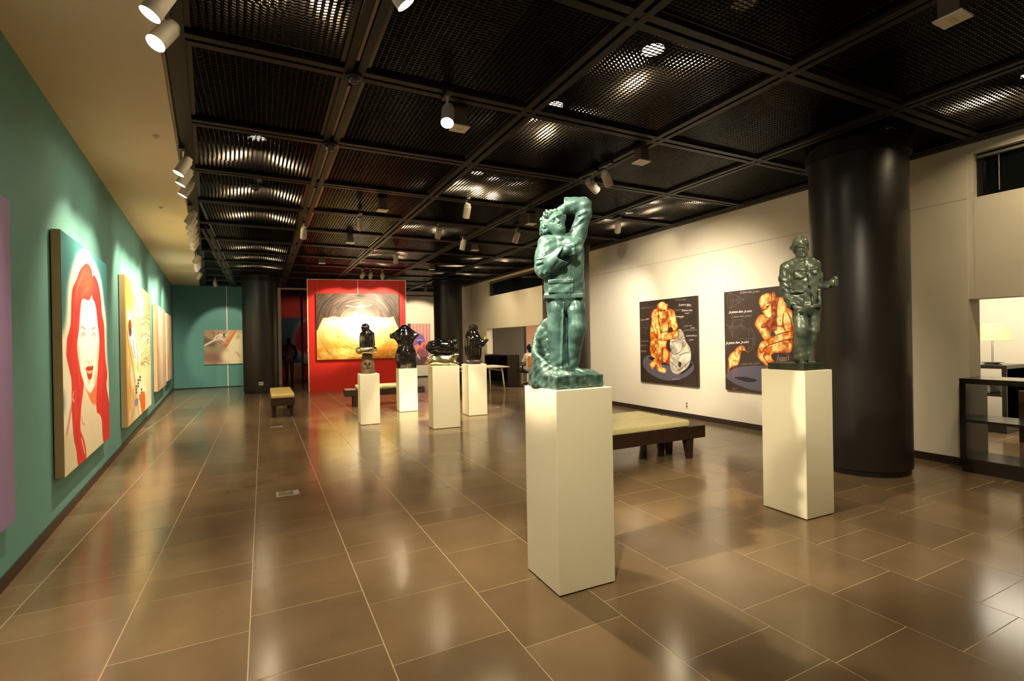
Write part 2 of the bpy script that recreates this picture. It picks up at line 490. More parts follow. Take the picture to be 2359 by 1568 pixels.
# ---------------- right wall
wr = struct(empty('wall_right'))
SE = 2.968; T = .26
MB().box(XR, XR + T, 2.636, 10.9, 0, SE - .002).build('lower_panel', M['white'], wr)
MB().box(XR, XR + T, 2.636, 10.9, SE + .002, 3.47).build('upper_panel', M['white'], wr)
MB().box(XR + .006, XR + T, 2.575, 10.9, 3.47, 3.66).build('top_fascia', M['white'], wr)
MB().box(XR + .008, XR + T - .002, 2.7, 10.88, .01, 3.5).build('joint_backing', M['duct'], wr)
MB().box(XR + .006, XR + T, 2.578, 2.636, 1.86, 3.47).build('corner_strip', M['white'], wr)
MB().box(XR, XR + T, YF, 2.578, 1.86, 2.966).build('header_panel', M['white'], wr)
MB().box(XR, XR + T, YF, 2.578, 3.452, 3.66).build('top_fascia', M['white'], wr)
MB().box(XR, XR + T, 10.9, 15.9, 1.9, 3.0).build('header_panel', M['white'], wr)
MB().box(XR, XR + T, 10.9, 15.68, 3.5, 3.68).build('top_fascia', M['white'], wr)
MB().box(XR + .02, XR + T, 15.68, 15.9, 3.0, 3.68).build('corner_strip', M['white'], wr)
MB().box(XR + .02, XR + T, 15.9, 17.3, 0, 3.68).build('lower_panel', M['white'], wr)
MB().box(XR, XR + T, 17.3, YB, 0, 3.68).build('lower_panel', M['white'], wr)
MB().box(XR, XR + .5, YF, YB, 3.68, 4.6).build('upper_wall', M['plenum'], wr)
struct(MB().box(XR - .012, XR + .01, 2.63, 10.9, 0.001, 0.088).build('baseboard_right', M['base_dark']))
dark_glass = mat('dark_window_glass', (0.006, 0.008, 0.008), 0.06, spec=0.5)
for k, (y0, y1, z0, z1) in enumerate(((YF, 2.572, 2.966, 3.452), (10.9, 15.68, 3.0, 3.5))):
    w = struct(empty('window_%d' % (k + 1), (XR, y0, z0)))
    ln = y1 - y0; hh = z1 - z0
    MB().box(.11, .125, 0, ln, 0, hh).build('pane', dark_glass, w)
    f = MB().box(.075, .11, ln - .05, ln, 0, hh).box(.075, .11, 0, ln, hh - .03, hh).box(.075, .11, 0, ln, 0, .02)
    f.build('window_frame', M['black'], w)
    MB().box(.02, .07, .1, ln - .02, hh - .06, hh - .035).build('blind_rail', M['alu'], w)
    c = MB()
    z = hh - .08
    while z > .03:
        c.box(.047, .053, ln - .195, ln - .188, z, z + .008); z -= .014
    c.build('bead_chain', M['plate'], w)
    MB().box(.115, .26, 0, ln, 0, hh).build('backing', M['plenum'], w)

# wall behind the camera
struct(MB().box(-.2, 13.2, YF - .2, YF, 0, 4.6).build('wall_front', M['white']))

# offices behind the right wall
wo = struct(empty('wall_office'))
MB().box(12.2, 12.4, YF, 7.2, 0, 2.7).build('bright_wall', M['white'], wo)
MB().box(XR + T, 12.4, 7.0, 7.2, 0, 2.7).build('side_wall', M['white'], wo)
MB().box(XR + T, 12.4, YF, 7.2, 2.6, 2.75).build('office_lid', M['white'], wo)
MB().box(12.2, 12.4, 9.0, 16.2, 0, 2.7).build('side_wall', M['cream'], wo)
MB().box(XR + T, 12.4, 9.0, 9.2, 0, 2.7).build('side_wall', M['cream'], wo)
MB().box(XR + T, 12.4, 9.0, 16.2, 2.6, 2.75).build('office_lid', M['white'], wo)
MB().box(9.86, 12.4, 15.9, 16.1, 0, 2.6).build('end_wall', mat('rose_brown_wall', lin((186, 140, 112)), .7), wo)
MB().box(XR + T, 9.86, 16.05, 16.2, 0, 2.6).build('end_wall', M['plenum'], wo)
gp = struct(empty('window_3', (XR + T, 15.88, 0)))
smoke = bpy.data.materials.new('smoked_glass'); smoke.use_nodes = True
_b = smoke.node_tree.nodes['Principled BSDF']
_b.inputs['Base Color'].default_value = (0.085, 0.075, 0.066, 1); _b.inputs['Roughness'].default_value = 0.05; _b.inputs['Specular IOR Level'].default_value = 0.8
MB().box(0, 1.24, 0, .012, 0, 2.6).build('pane', smoke, gp)
MB().box(1.24, 1.3, -.03, .06, 0, 2.6).build('post', M['black'], gp)
MB().box(0, .012, -.02, .03, 0, 2.6).build('edge_post', M['black'], gp)

# ---------------- columns
def column(c, r, label):
    e = empty('column', (c[0], c[1], 0))
    tag(e, label, 'column', 'round black columns')
    MB().lathe([(r, .06), (r, H - .02)], n=72).build('shaft', M['black_col'], e, smooth=True)
    pl = MB().lathe([(0, 0.001), (r - .02, .001), (r - .02, .06), (0, .06)], n=72).build('plinth', M['black'], e); smooth_by_angle(pl)
    cl = MB().lathe([(r + .004, H - .14), (r + .03, H - .14), (r + .03, H - .02), (r + .004, H - .02)], n=72).build('collar', M['ceil_frame'], e); smooth_by_angle(cl)
    MB().lathe([(r - .01, H - .02), (r - .01, 4.45)], n=48).build('neck', M['black_col'], e, smooth=True)
    return e
column((7.31, 3.233), .466, 'round black column behind the grey-green statue of the man in a cap')
column((7.1, 8.915), .5, 'round dark column half hidden behind the tall teal statue')
column((7.17, 16.636), .5, 'round black column beside the pink curtain painting')
lc = column((1.252, 17.257), .486, 'round black column covering the edge of the dragonfly picture')

# ---------------- red partition
ang = math.atan2(15.911 - 16.556, 5.463 - 2.561)
rp = empty('partition_wall', (2.561, 16.556, 0), ang)
tag(rp, 'tall red partition wall with white edges carrying the circular yellow painting', 'partition')
RL = 3.0
MB().box(.03, RL - .02, 0, .26, .002, 3.47).build('red_panel', M['red'], rp)
MB().box(0, .03, -.004, .264, .002, 3.49).build('edge_trim', M['trim_white'], rp)
MB().box(RL - .02, RL + .01, -.004, .264, .002, 3.49).build('edge_trim', M['trim_white'], rp)
MB().box(.03, RL - .02, -.004, .264, 3.47, 3.49).build('edge_trim', M['trim_white'], rp)
MB().box(1.5, 1.522, -.006, .004, 3.03, 3.47).build('hanging_rail', M['trim_white'], rp)
for u in (.30, 2.74):
    MB().box(u, u + .004, -.006, -.002, 3.03, 3.47).build('hanging_wire', M['alu'], rp)
# ================================================================== PAINTINGS (flat print carried as vertex colour)
def homography(src):
    """maps sketch corners (top left, top right, bottom right, bottom left) onto the unit square"""
    A = []; B = []
    for (x, y), (u, v) in zip(src, ((0, 0), (1, 0), (1, 1), (0, 1))):
        A.append([x, y, 1, 0, 0, 0, -u * x, -u * y]); B.append(u)
        A.append([0, 0, 0, x, y, 1, -v * x, -v * y]); B.append(v)
    h = np.linalg.solve(np.array(A, float), np.array(B, float))
    return np.append(h, 1).reshape(3, 3)

def vnoise(w, h, cell_x, cell_y, seed=0):
    r = np.random.default_rng(seed)
    gw, gh = int(w / cell_x) + 3, int(h / cell_y) + 3
    g = r.random((gh, gw))
    x = np.arange(w) / cell_x; y = np.arange(h) / cell_y
    xi = x.astype(int); yi = y.astype(int)
    fx = x - xi; fy = y - yi
    fx = fx * fx * (3 - 2 * fx); fy = (fy * fy * (3 - 2 * fy))[:, None]
    a = g[np.ix_(yi, xi)]; b = g[np.ix_(yi, xi + 1)]; c = g[np.ix_(yi + 1, xi)]; d = g[np.ix_(yi + 1, xi + 1)]
    return (a * (1 - fx) + b * fx) * (1 - fy) + (c * (1 - fx) + d * fx) * fy

def fbm(w, h, cx, cy, seed=0, o=4):
    s = 0; a = 1; t = 0
    for i in range(o):
        s = s + a * vnoise(w, h, max(1.01, cx / 2 ** i), max(1.01, cy / 2 ** i), seed + i); t += a; a *= .55
    return s / t

def catmull(pts, closed=True, sub=5):
    P = np.array(pts, float); n = len(P); out = []
    idx = range(n) if closed else range(n - 1)
    for i in idx:
        if closed:
            p0, p1, p2, p3 = P[i - 1], P[i], P[(i + 1) % n], P[(i + 2) % n]
        else:
            p0, p1, p2, p3 = P[max(i - 1, 0)], P[i], P[i + 1], P[min(i + 2, n - 1)]
        for k in range(sub):
            t = k / sub
            out.append(.5 * ((2 * p1) + (-p0 + p2) * t + (2 * p0 - 5 * p1 + 4 * p2 - p3) * t * t + (-p0 + 3 * p1 - 3 * p2 + p3) * t ** 3))
    if not closed: out.append(P[-1])
    return np.array(out)

def blur(a, r):
    if r <= 0: return a
    for ax in (0, 1):
        for _ in range(2):
            p = [(0, 0), (0, 0)]; p[ax] = (r + 1, r)
            q = np.pad(a, p, mode='edge'); c = np.cumsum(q, axis=ax)
            n = a.shape[ax]
            hi = np.take(c, np.arange(2 * r + 1, 2 * r + 1 + n), axis=ax); lo = np.take(c, np.arange(0, n), axis=ax)
            a = (hi - lo) / (2 * r + 1)
    return a

class Canvas:
    def __init__(s, w, h, corners=None, bg=(128, 128, 128)):
        s.w, s.h = w, h
        s.a = np.empty((h, w, 3)); s.a[:] = np.array(bg, float)
        s.H = homography(corners) if corners else None
    def px(s, pts):
        P = np.array(pts, float).reshape(-1, 2)
        if s.H is not None:
            q = np.c_[P, np.ones(len(P))] @ s.H.T; P = q[:, :2] / q[:, 2:]
        return P * np.array([s.w, s.h])
    def polymask(s, P):
        ss = 2
        x = (np.arange(s.w * ss) + .5) / ss; y = (np.arange(s.h * ss) + .5) / ss
        m = np.zeros((s.h * ss, s.w * ss), bool)
        x0, y0 = P.min(0); x1, y1 = P.max(0)
        ix = np.where((x >= x0) & (x <= x1))[0]; iy = np.where((y >= y0) & (y <= y1))[0]
        if len(ix) == 0 or len(iy) == 0: return np.zeros((s.h, s.w))
        X = x[ix][None, :]; Y = y[iy][:, None]
        sub = np.zeros((len(iy), len(ix)), bool)
        n = len(P)
        for i in range(n):
            ax, ay = P[i]; bx, by = P[(i + 1) % n]
            if ay == by: continue
            c = (ay > Y) != (by > Y)
            xi = ax + (Y - ay) * (bx - ax) / (by - ay)
            sub ^= c & (X < xi)
        m[iy[0]:iy[-1] + 1, ix[0]:ix[-1] + 1] = sub
        return m.reshape(s.h, ss, s.w, ss).mean((1, 3))
    def mask(s, pts, smooth=True, soft=0):
        P = s.px(catmull(pts) if smooth else pts)
        return blur(s.polymask(P), soft)
    def put(s, m, color):
        c = np.array(color, float)
        s.a += (c - s.a) * m[..., None]
        return m
    def fill(s, pts, color, soft=0, alpha=1.0, smooth=True, clip=None):
        m = s.mask(pts, smooth, soft) * alpha
        if clip is not None: m = m * clip
        return s.put(m, color)
    def stroke(s, pts, width, color, alpha=1.0, smooth=True, soft=0, clip=None):
        P = s.px(catmull(pts, False, 6) if smooth and len(pts) > 2 else pts)
        pad = width + 2
        x0, y0 = np.floor(P.min(0) - pad).astype(int); x1, y1 = np.ceil(P.max(0) + pad).astype(int)
        x0, y0 = max(0, x0), max(0, y0); x1, y1 = min(s.w, x1), min(s.h, y1)
        if x1 <= x0 or y1 <= y0: return
        X, Y = np.meshgrid(np.arange(x0, x1) + .5, np.arange(y0, y1) + .5)
        d = np.full(X.shape, 1e9)
        for (ax, ay), (bx, by) in zip(P[:-1], P[1:]):
            vx, vy = bx - ax, by - ay; l = vx * vx + vy * vy + 1e-9
            t = np.clip(((X - ax) * vx + (Y - ay) * vy) / l, 0, 1)
            d = np.minimum(d, np.hypot(X - ax - t * vx, Y - ay - t * vy))
        m = np.zeros((s.h, s.w)); m[y0:y1, x0:x1] = np.clip(width / 2 - d + .5, 0, 1)
        m = blur(m, soft) * alpha
        if clip is not None: m = m * clip
        s.put(m, color)
    def ellipse(s, c, r, color, soft=0, alpha=1.0, rot=0, clip=None):
        t = np.linspace(0, 2 * np.pi, 28, endpoint=False)
        x = r[0] * np.cos(t); y = r[1] * np.sin(t)
        P = np.c_[c[0] + x * math.cos(rot) - y * math.sin(rot), c[1] + x * math.sin(rot) + y * math.cos(rot)]
        return s.fill(P, color, soft, alpha, smooth=False, clip=clip)

HAND = {'J': [[(.6, 0), (.55, .9), (.3, 1.3), (.05, 1.1)]], 'j': [[(.4, .4), (.35, 1.2), (.0, 1.35)], [(.45, .1), (.47, .14)]],
        'e': [[(.05, .72), (.5, .6), (.4, .38), (.1, .5), (.1, .85), (.3, 1.0), (.6, .85)]],
        'p': [[(.1, .4), (.05, 1.5)], [(.08, .55), (.4, .38), (.55, .6), (.4, .9), (.1, .9)]],
        'n': [[(.1, .4), (.08, 1.0)], [(.1, .6), (.35, .4), (.5, .6), (.5, 1.0)]],
        's': [[(.5, .45), (.2, .45), (.15, .65), (.45, .75), (.4, 1.0), (.05, .95)]],
        'd': [[(.5, .6), (.2, .45), (.05, .75), (.2, 1.0), (.5, .85)], [(.55, 0), (.5, 1.0)]],
        'o': [[(.3, .4), (.05, .7), (.3, 1.0), (.55, .7), (.3, .4)]], 'c': [[(.5, .5), (.2, .42), (.05, .75), (.25, 1.0), (.5, .9)]],
        'u': [[(.1, .4), (.1, .85), (.3, 1.0), (.5, .8)], [(.52, .4), (.52, 1.0)]], 'i': [[(.25, .4), (.25, 1.0)], [(.25, .12), (.27, .16)]]}
def write(cv, text, x, y, size, color=(235, 225, 215), width=.8, slope=-.09, alpha=1.0, adv=.62):
    cx = x
    for ch in text:
        if ch in HAND:
            for st in HAND[ch]:
                pts = [(cx + (px + .12 * (1 - py)) * size * .8, y + py * size + slope * (cx - x + px * size)) for px, py in st]
                cv.stroke(pts, width, color, alpha, smooth=False)
            cx += size * adv
        else:
            cx += size * adv * .7

def picture(name, label, loc, rz, w, h, cv, depth=.05, edge='canvas_edge', group=None):
    e = empty(name, loc, rz)
    tag(e, label, 'painting', group)
    MB().box(0, w, -depth, -.004, 0, h).build('canvas', M[edge], e, bevel=.006)
    ny, nx = cv.h, cv.w
    X, Z = np.meshgrid(np.linspace(0.003, w - .003, nx), np.linspace(h - .003, 0.003, ny))
    co = np.stack([X, np.full_like(X, -depth - .0015), Z], -1).reshape(-1, 3)
    i = np.arange(nx * ny).reshape(ny, nx)
    f = np.stack([i[1:, :-1], i[1:, 1:], i[:-1, 1:], i[:-1, :-1]], -1).reshape(-1, 4)
    me = bpy.data.meshes.new('picture')
    me.vertices.add(len(co)); me.vertices.foreach_set('co', co.ravel())
    me.loops.add(f.size); me.loops.foreach_set('vertex_index', f.ravel())
    me.polygons.add(len(f)); me.polygons.foreach_set('loop_start', np.arange(0, f.size, 4)); me.polygons.foreach_set('loop_total', np.full(len(f), 4))
    me.update(); me.validate()
    c = np.clip(cv.a / 255.0, 0, 1); c = np.where(c <= .04045, c / 12.92, ((c + .055) / 1.055) ** 2.4)
    at = me.color_attributes.new('print', 'FLOAT_COLOR', 'POINT')
    at.data.foreach_set('color', np.c_[c.reshape(-1, 3), np.ones(len(co))].ravel())
    link_mesh('picture', me, M['print'], e)
    return e
pm = bpy.data.materials.new('painted_canvas'); pm.use_nodes = True
_n = pm.node_tree.nodes.new('ShaderNodeVertexColor'); _n.layer_name = 'print'
pm.node_tree.links.new(_n.outputs['Color'], pm.node_tree.nodes['Principled BSDF'].inputs['Base Color'])
pm.node_tree.nodes['Principled BSDF'].inputs['Roughness'].default_value = .55
M['print'] = pm
RZL = math.atan2(1, -.0788)
def left_loc(y, z, off=.004): return (XL(y) + off, y, z)

# ---- purple canvas, cropped by the frame
cv = Canvas(40, 40, bg=(146, 122, 168)); cv.a += (fbm(40, 40, 12, 20, 3) - .5)[..., None] * 12
picture('canvas_painting', 'large plain purple canvas on the teal wall, nearest the viewer', left_loc(2.1, .42), RZL, 2.1, 2.01, cv, .06)

# ---- red haired woman
cv = Canvas(190, 300, [(130, 92), (660, 485), (692, 2456), (185, 2931)], (48, 112, 118))
cv.ellipse((380, 330), (150, 260), (84, 178, 176), 22, .8)  # lighter teal top: the spotlight's brightness painted into the canvas
cv.fill([(430, 350), (340, 380), (290, 480), (240, 640), (215, 800), (207, 1000), (185, 1200), (150, 1320), (120, 1500), (120, 1880), (165, 1960), (180, 2100), (165, 2270),
         (150, 2500), (160, 3000), (720, 2600), (720, 2000), (668, 1600), (655, 1150), (625, 900), (600, 700), (560, 560), (485, 410)], (250, 240, 214), 5)
cv.fill([(175, 2490), (260, 2380), (420, 2330), (560, 2330), (700, 2420), (720, 2700), (160, 3000)], (226, 214, 176), 6)
hl = [(440, 480), (385, 520), (350, 580), (310, 690), (275, 770), (260, 900), (255, 1100), (245, 1220), (215, 1340), (205, 1450), (205, 1560), (235, 1700), (262, 1850), (262, 2080),
      (275, 2350), (290, 2500), (315, 2620), (340, 2790), (425, 2700), (405, 2500), (362, 2370), (372, 2120), (398, 1900), (395, 1830), (370, 1750), (350, 1640), (330, 1521), (325, 1400),
      (345, 1250), (360, 1050), (375, 920), (400, 890), (455, 905), (490, 850), (505, 780), (500, 640), (485, 540)]
hr = [(500, 650), (515, 610), (540, 650), (570, 740), (595, 900), (605, 1050), (628, 1180), (635, 1330), (640, 1500), (650, 1620), (665, 1740), (655, 1870), (675, 2000), (690, 2130),
      (695, 2456), (622, 2520), (600, 2270), (572, 2196), (548, 2180), (540, 2070), (550, 1820), (560, 1650), (570, 1521), (575, 1400), (570, 1280), (555, 1150), (540, 1000), (520, 920), (495, 860)]
face = [(375, 920), (400, 890), (455, 905), (490, 860), (520, 920), (545, 1080), (572, 1280), (574, 1500), (562, 1650), (545, 1780), (520, 1880), (480, 1945), (455, 1945), (420, 1890), (395, 1820),
        (370, 1740), (345, 1600), (328, 1450), (350, 1250), (360, 1050)]
cv.fill([(395, 1860), (455, 1945), (490, 1940), (550, 1780), (550, 2090), (520, 2108), (485, 2080), (450, 1990)], (232, 120, 76), 2)
cv.fill([(398, 1900), (430, 1990), (490, 2090), (545, 2110), (600, 2290), (640, 2400), (360, 2380), (372, 2120)], (230, 214, 182), 2)
cv.fill(face, (253, 246, 234), 1)
for c, r in (((565, 1560), (26, 160)), ((340, 1540), (20, 140)), ((540, 1800), (30, 90))): cv.ellipse(c, r, (244, 176, 130), 3, .55)
m1 = cv.fill(hl, (222, 46, 40), 0); m2 = cv.fill(hr, (220, 44, 44), 0)
hm = np.clip(m1 + m2, 0, 1)
cv.ellipse((400, 700), (120, 220), (240, 92, 66), 12, .8, clip=hm)
for pts in ([(330, 760), (300, 900), (290, 1150)], [(390, 640), (330, 760), (320, 1000)], [(450, 760), (390, 850), (350, 1050), (330, 1250)], [(420, 560), (370, 640), (330, 760)], [(530, 700), (565, 850), (585, 1050), (610, 1250)],
            [(310, 1550), (330, 1700), (350, 1850)], [(600, 1600), (600, 1800), (590, 1950)], [(300, 1900), (310, 2100), (300, 2300)]):
    cv.stroke(pts, 2.4, (246, 138, 124), .55, soft=1, clip=hm)
for pts in ([(280, 1000), (275, 1250), (250, 1450)], [(300, 1500), (330, 1800), (340, 2100)], [(560, 1100), (585, 1300), (600, 1500)], [(620, 1900), (610, 2100), (640, 2300)], [(320, 2300), (330, 2500), (370, 2680)]):
    cv.stroke(pts, 3, (172, 24, 36), .5, soft=1, clip=hm)
cv.stroke([(285, 1960), (272, 2030), (290, 2060)], 3, (240, 214, 190), .8); cv.stroke([(375, 2480), (400, 2600), (410, 2640)], 3, (232, 210, 180), .9)
cv.stroke([(265, 2110), (235, 2280), (210, 2430)], 5, (214, 96, 96), .7, soft=1)
cv.stroke([(372, 2230), (385, 2300), (405, 2320)], 1.6, (190, 70, 60), .8)
cv.stroke([(372, 1208), (395, 1222), (416, 1242)], 2.2, (150, 84, 60), .8); cv.stroke([(492, 1242), (508, 1222), (528, 1214)], 2.2, (150, 84, 60), .8)
for c in ((395, 1310), (514, 1306)):
    cv.ellipse(c, (24, 42), (214, 176, 150), 1, .5); cv.ellipse(c, (16, 26), (250, 246, 240)); cv.ellipse((c[0] + 3, c[1] - 6), (7, 15), (170, 130, 110), 0, .6)
    cv.stroke([(c[0] - 26, c[1] + 14), (c[0], c[1] - 32), (c[0] + 26, c[1] + 14)], 1.4, (120, 70, 55), .8)
cv.stroke([(432, 1580), (445, 1606), (462, 1622), (482, 1604), (492, 1570)], 2, (226, 150, 104), .8, soft=1)
cv.fill([(420, 1682), (445, 1660), (462, 1655), (475, 1662), (490, 1652), (506, 1656), (496, 1740), (482, 1800), (450, 1806), (432, 1735)], (206, 44, 18))
cv.fill([(432, 1706), (462, 1712), (500, 1700), (488, 1735), (462, 1742), (440, 1732)], (250, 190, 130)); cv.stroke([(445, 1690), (475, 1694), (498, 1686)], 2, (150, 22, 12))
cv.ellipse((462, 1830), (24, 20), (240, 190, 150), 1, .6)
cv.a += (fbm(190, 300, 10, 10, 9) - .5)[..., None] * 6
picture('canvas_painting', 'large canvas of a red-haired woman with a white halo on the teal wall', left_loc(5.38, .41), RZL, 2.14, 2.08, cv, .065)

# ---- yellow collage painting
w_, h_ = 110, 220
cv = Canvas(w_, h_, [(80, 57), (320, 245), (340, 1275), (125, 1483)], (246, 222, 142))
yy, xx = np.mgrid[0:h_, 0:w_]; u = xx / w_; v = yy / h_
n = fbm(w_, h_, 26, 30, 5)
cv.a[:] = np.array((246, 214, 120)) * (1 - v)[..., None] + np.array((240, 224, 188)) * v[..., None]
cv.put(np.clip(1.2 - u * 4, 0, 1) * .7, (236, 160, 60)); cv.put(np.clip((n - .45) * 3, 0, 1) * (u > .05), (252, 246, 222))
cv.put(np.clip(.25 - v, 0, 1) * 2 * np.clip(1 - u * 1.2, 0, 1), (244, 186, 60))
rr = np.random.default_rng(4)
for _ in range(150):
    x = 238 + rr.random() * 82; y = 300 + rr.random() * 620
    L_ = 20 + rr.random() * 90
    if rr.random() < .55: p = [(x, y), (x + rr.normal() * 6, y + L_)]
    else: p = [(x, y), (x + rr.random() * 50, y + rr.normal() * 14)]
    cv.stroke(p, .9, (84, 62, 40), .55, smooth=False)
for y in (480, 530, 640, 900): cv.stroke([(240, y + 20), (285, y - 10), (322, y + 16)], 2, (110, 84, 54), .8)
cv.stroke([(242, 230), (244, 250)], 2, (60, 44, 30)); cv.stroke([(212, 370), (210, 420)], 3, (120, 90, 30)); cv.stroke([(220, 500), (226, 600)], 3, (180, 140, 40), .8)
cv.fill([(122, 600), (180, 590), (190, 680), (210, 720), (212, 910), (190, 900), (160, 800), (125, 680)], (236, 230, 226), 0)
for p in ([(118, 610), (125, 720), (160, 900), (190, 1075)], [(185, 640), (205, 760), (215, 980)], [(130, 640), (150, 760), (175, 860)], [(165, 700), (190, 860)]): cv.stroke(p, 1.6, (70, 60, 66), .8)
cv.ellipse((136, 560), (16, 62), (132, 66, 24)); cv.ellipse((140, 620), (14, 40), (60, 36, 26), 0, .8)
k = 0
for y in range(1025, 1240, 28):
    for x in (196, 212, 228, 242):
        k += 1
        if (k * 5) % 7 < 3: cv.fill([(x, y), (x + 12, y - 4), (x + 12, y + 16), (x, y + 20)], (44, 30, 20), smooth=False)
cv.fill([(232, 1200), (276, 1165), (282, 1310), (256, 1360), (240, 1290)], (226, 108, 24)); cv.fill([(190, 1240), (216, 1225), (216, 1280), (192, 1292)], (150, 140, 190))
for p in ([(135, 830), (140, 1000), (150, 1180)], [(170, 1150), (185, 1300), (150, 1420)], [(215, 1290), (230, 1380)], [(185, 1060), (200, 1240)]): cv.stroke(p, 3, (150, 112, 60), .5, soft=1)
picture('canvas_painting', 'yellow collage canvas with scribbled black scaffolding and an orange patch', left_loc(8.88, .33), RZL, 3.3, 2.21, cv, .075)

# ---- two narrow-looking far canvases
cv = Canvas(60, 60, bg=(206, 178, 152)); cv.a += (fbm(60, 60, 10, 40, 21) - .5)[..., None] * 50; cv.put(np.linspace(.5, 0, 60)[None, :] * np.ones((60, 1)) * (np.linspace(1, 0, 60)[None, :] > .9), (170, 80, 60))
picture('canvas_painting', 'plain beige brushed canvas between the yellow collage and the wall end', left_loc(13.55, .47), RZL, 2.45, 1.97, cv, .08)
cv = Canvas(60, 60, bg=(214, 176, 150)); cv.a += (fbm(60, 60, 14, 14, 22) - .5)[..., None] * 60; cv.put(np.clip(fbm(60, 60, 16, 30, 23) * 3 - 1.7, 0, 1), (160, 60, 44))
picture('canvas_painting', 'rust and cream canvas at the far end of the teal side wall', left_loc(16.45, .52), RZL, 1.75, 1.88, cv, .08)

# ---- circular yellow painting on the red partition
w_, h_ = 290, 220
cv = Canvas(w_, h_, [(205, 312), (1578, 345), (1570, 1390), (218, 1415)])
yy, xx = np.mgrid[0:h_, 0:w_]; u = (xx + .5) / w_; v = (yy + .5) / h_
dx = (u - .505) * 1.25; dy = v - .50
r = np.hypot(dx, dy); th = np.arctan2(dy, dx)
pol = fbm(900, 700, 40, 5, 31, 4); pol2 = fbm(900, 700, 120, 3, 37, 3)
ri = np.clip((r * 800).astype(int), 0, 699); ti = ((th + np.pi) / (2 * np.pi) * 899).astype(int)
st = pol[ri, ti]; st2 = pol2[ri, ti]; nz = fbm(w_, h_, 30, 16, 41)
hor = .345 + (nz - .5) * .06 + np.where(np.abs(dx) > .53, .2, 0) * np.clip((np.abs(dx) - .53) * 12, 0, 1)
ground = np.empty((h_, w_, 3)); ground[:] = (248, 232, 150)
def mixg(A, m, c): return A + (np.array(c, float) - A) * np.clip(m, 0, 1)[..., None]
ground = mixg(ground, np.clip((v - .5) * 3, 0, 1) * .7, (240, 206, 110)); ground = mixg(ground, np.clip((v - .62) * 4, 0, 1) * np.clip(nz * 2.6 - .7, 0, 1), (226, 140, 24))
ground = mixg(ground, np.clip(1.25 - r / .27, 0, 1) * 1.2, (255, 250, 236)); ground = mixg(ground, np.exp(-((v - .45) / .08) ** 2) * .7, (255, 248, 214))
ground = mixg(ground, np.clip(st * 4 - 2.5, 0, 1) * np.clip((v - .5) * 3, 0, .8) * np.clip((r - .2) * 6, 0, 1), (92, 56, 20))
ground = mixg(ground, np.clip(st2 * 5 - 3.0, 0, 1) * .55 * (r > .2), (150, 92, 30))
sky = np.empty((h_, w_, 3)); sky[:] = (58, 42, 34)
sky = mixg(sky, np.clip(st * 3.4 - 1.5, 0, 1) * .75, (134, 112, 96)); sky = mixg(sky, np.clip(st2 * 5 - 3.1, 0, 1) * .6, (190, 168, 140))
sky = mixg(sky, np.clip(1.15 - r / .38, 0, 1) * .75, (176, 150, 132)); sky = mixg(sky, np.clip((v - .24) * 7, 0, 1) * np.clip(1.2 - np.abs(dx) / .26, 0, 1) * np.clip(nz * 3 - .6, 0, 1), (252, 244, 222))
mh = np.clip((v - hor) * 40, 0, 1)
cv.a = sky * (1 - mh[..., None]) + ground * mh[..., None]
cv.stroke([(700, 525), (900, 545), (1120, 525)], 2, (250, 240, 226), .8)
for rad, al in ((330, .4), (390, .7), (430, .6), (560, .3)):
    t = np.linspace(.35, 2.7, 26); cv.stroke([(900 + rad * math.cos(a), 850 + rad * math.sin(a)) for a in t], 1.0, (90, 52, 24), al)
    t = np.linspace(3.4, 6.0, 26); cv.stroke([(900 + rad * math.cos(a), 850 + rad * math.sin(a)) for a in t], 1.0, (60, 44, 36), al)
e_red = picture('canvas_painting', 'wide yellow and brown painting of swirling circles on the red partition', (0, 0, 0), 0, 2.5, 2.06, cv, .07, 'canvas_dark')
e_red.location = Matrix.Translation(rp.location) @ Matrix.Rotation(ang, 4, 'Z') @ Vector((.27, -.006, .975))
e_red.rotation_euler = (0, 0, ang)

# ---- the two chalkboard-dark ape paintings
def furry(cv, m, seed, hot=(250, 222, 140), mid=(228, 128, 34), low=(132, 40, 12), cell=9):
    n = fbm(cv.w, cv.h, cell, cell * 1.3, seed); n2 = fbm(cv.w, cv.h, cell * 4, cell * 4, seed + 9)
    t = np.clip(n * 1.3 + n2 * .9 - .62, 0, 1)
    e = np.clip(blur(m, 5) * 2 - 1, 0, 1)
    t = t * (.35 + .75 * e)
    c = np.where((t < .4)[..., None], np.array(low) + (np.array(mid) - np.array(low)) * (t / .4)[..., None], np.array(mid) + (np.array(hot) - np.array(mid)) * np.clip((t - .4) / .3, 0, 1)[..., None])
    cv.a += (c - cv.a) * m[..., None]
TXT = 'Je pense donc je suis'
w_, h_ = 270, 300
cv = Canvas(w_, h_, [(60, 165), (955, 70), (970, 1500), (75, 1418)], (50, 37, 31))
cv.a += (fbm(w_, h_, 40, 40, 51) - .5)[..., None] * 16
LN = (120, 106, 96)
for p in ([(650, 490), (930, 488)], [(735, 410), (735, 590)], [(660, 580), (900, 300)], [(660, 380), (830, 600)], [(75, 565), (225, 565)], [(165, 470), (165, 690)], [(80, 520), (220, 620)], [(90, 690), (220, 500)],
          [(115, 1365), (290, 1368)], [(115, 1365), (200, 1250)], [(150, 1200), (240, 1360)], [(740, 1460), (930, 1462)], [(930, 1460), (900, 1300)]): cv.stroke(p, .7, LN, .7, smooth=False)
for c, rr_ in (((735, 490), 90), ((165, 580), 80), ((385, 1370), 46)): cv.stroke([(c[0] + rr_ * math.cos(t), c[1] + rr_ * math.sin(t)) for t in np.linspace(0, 6.3, 24)], .7, LN, .6)
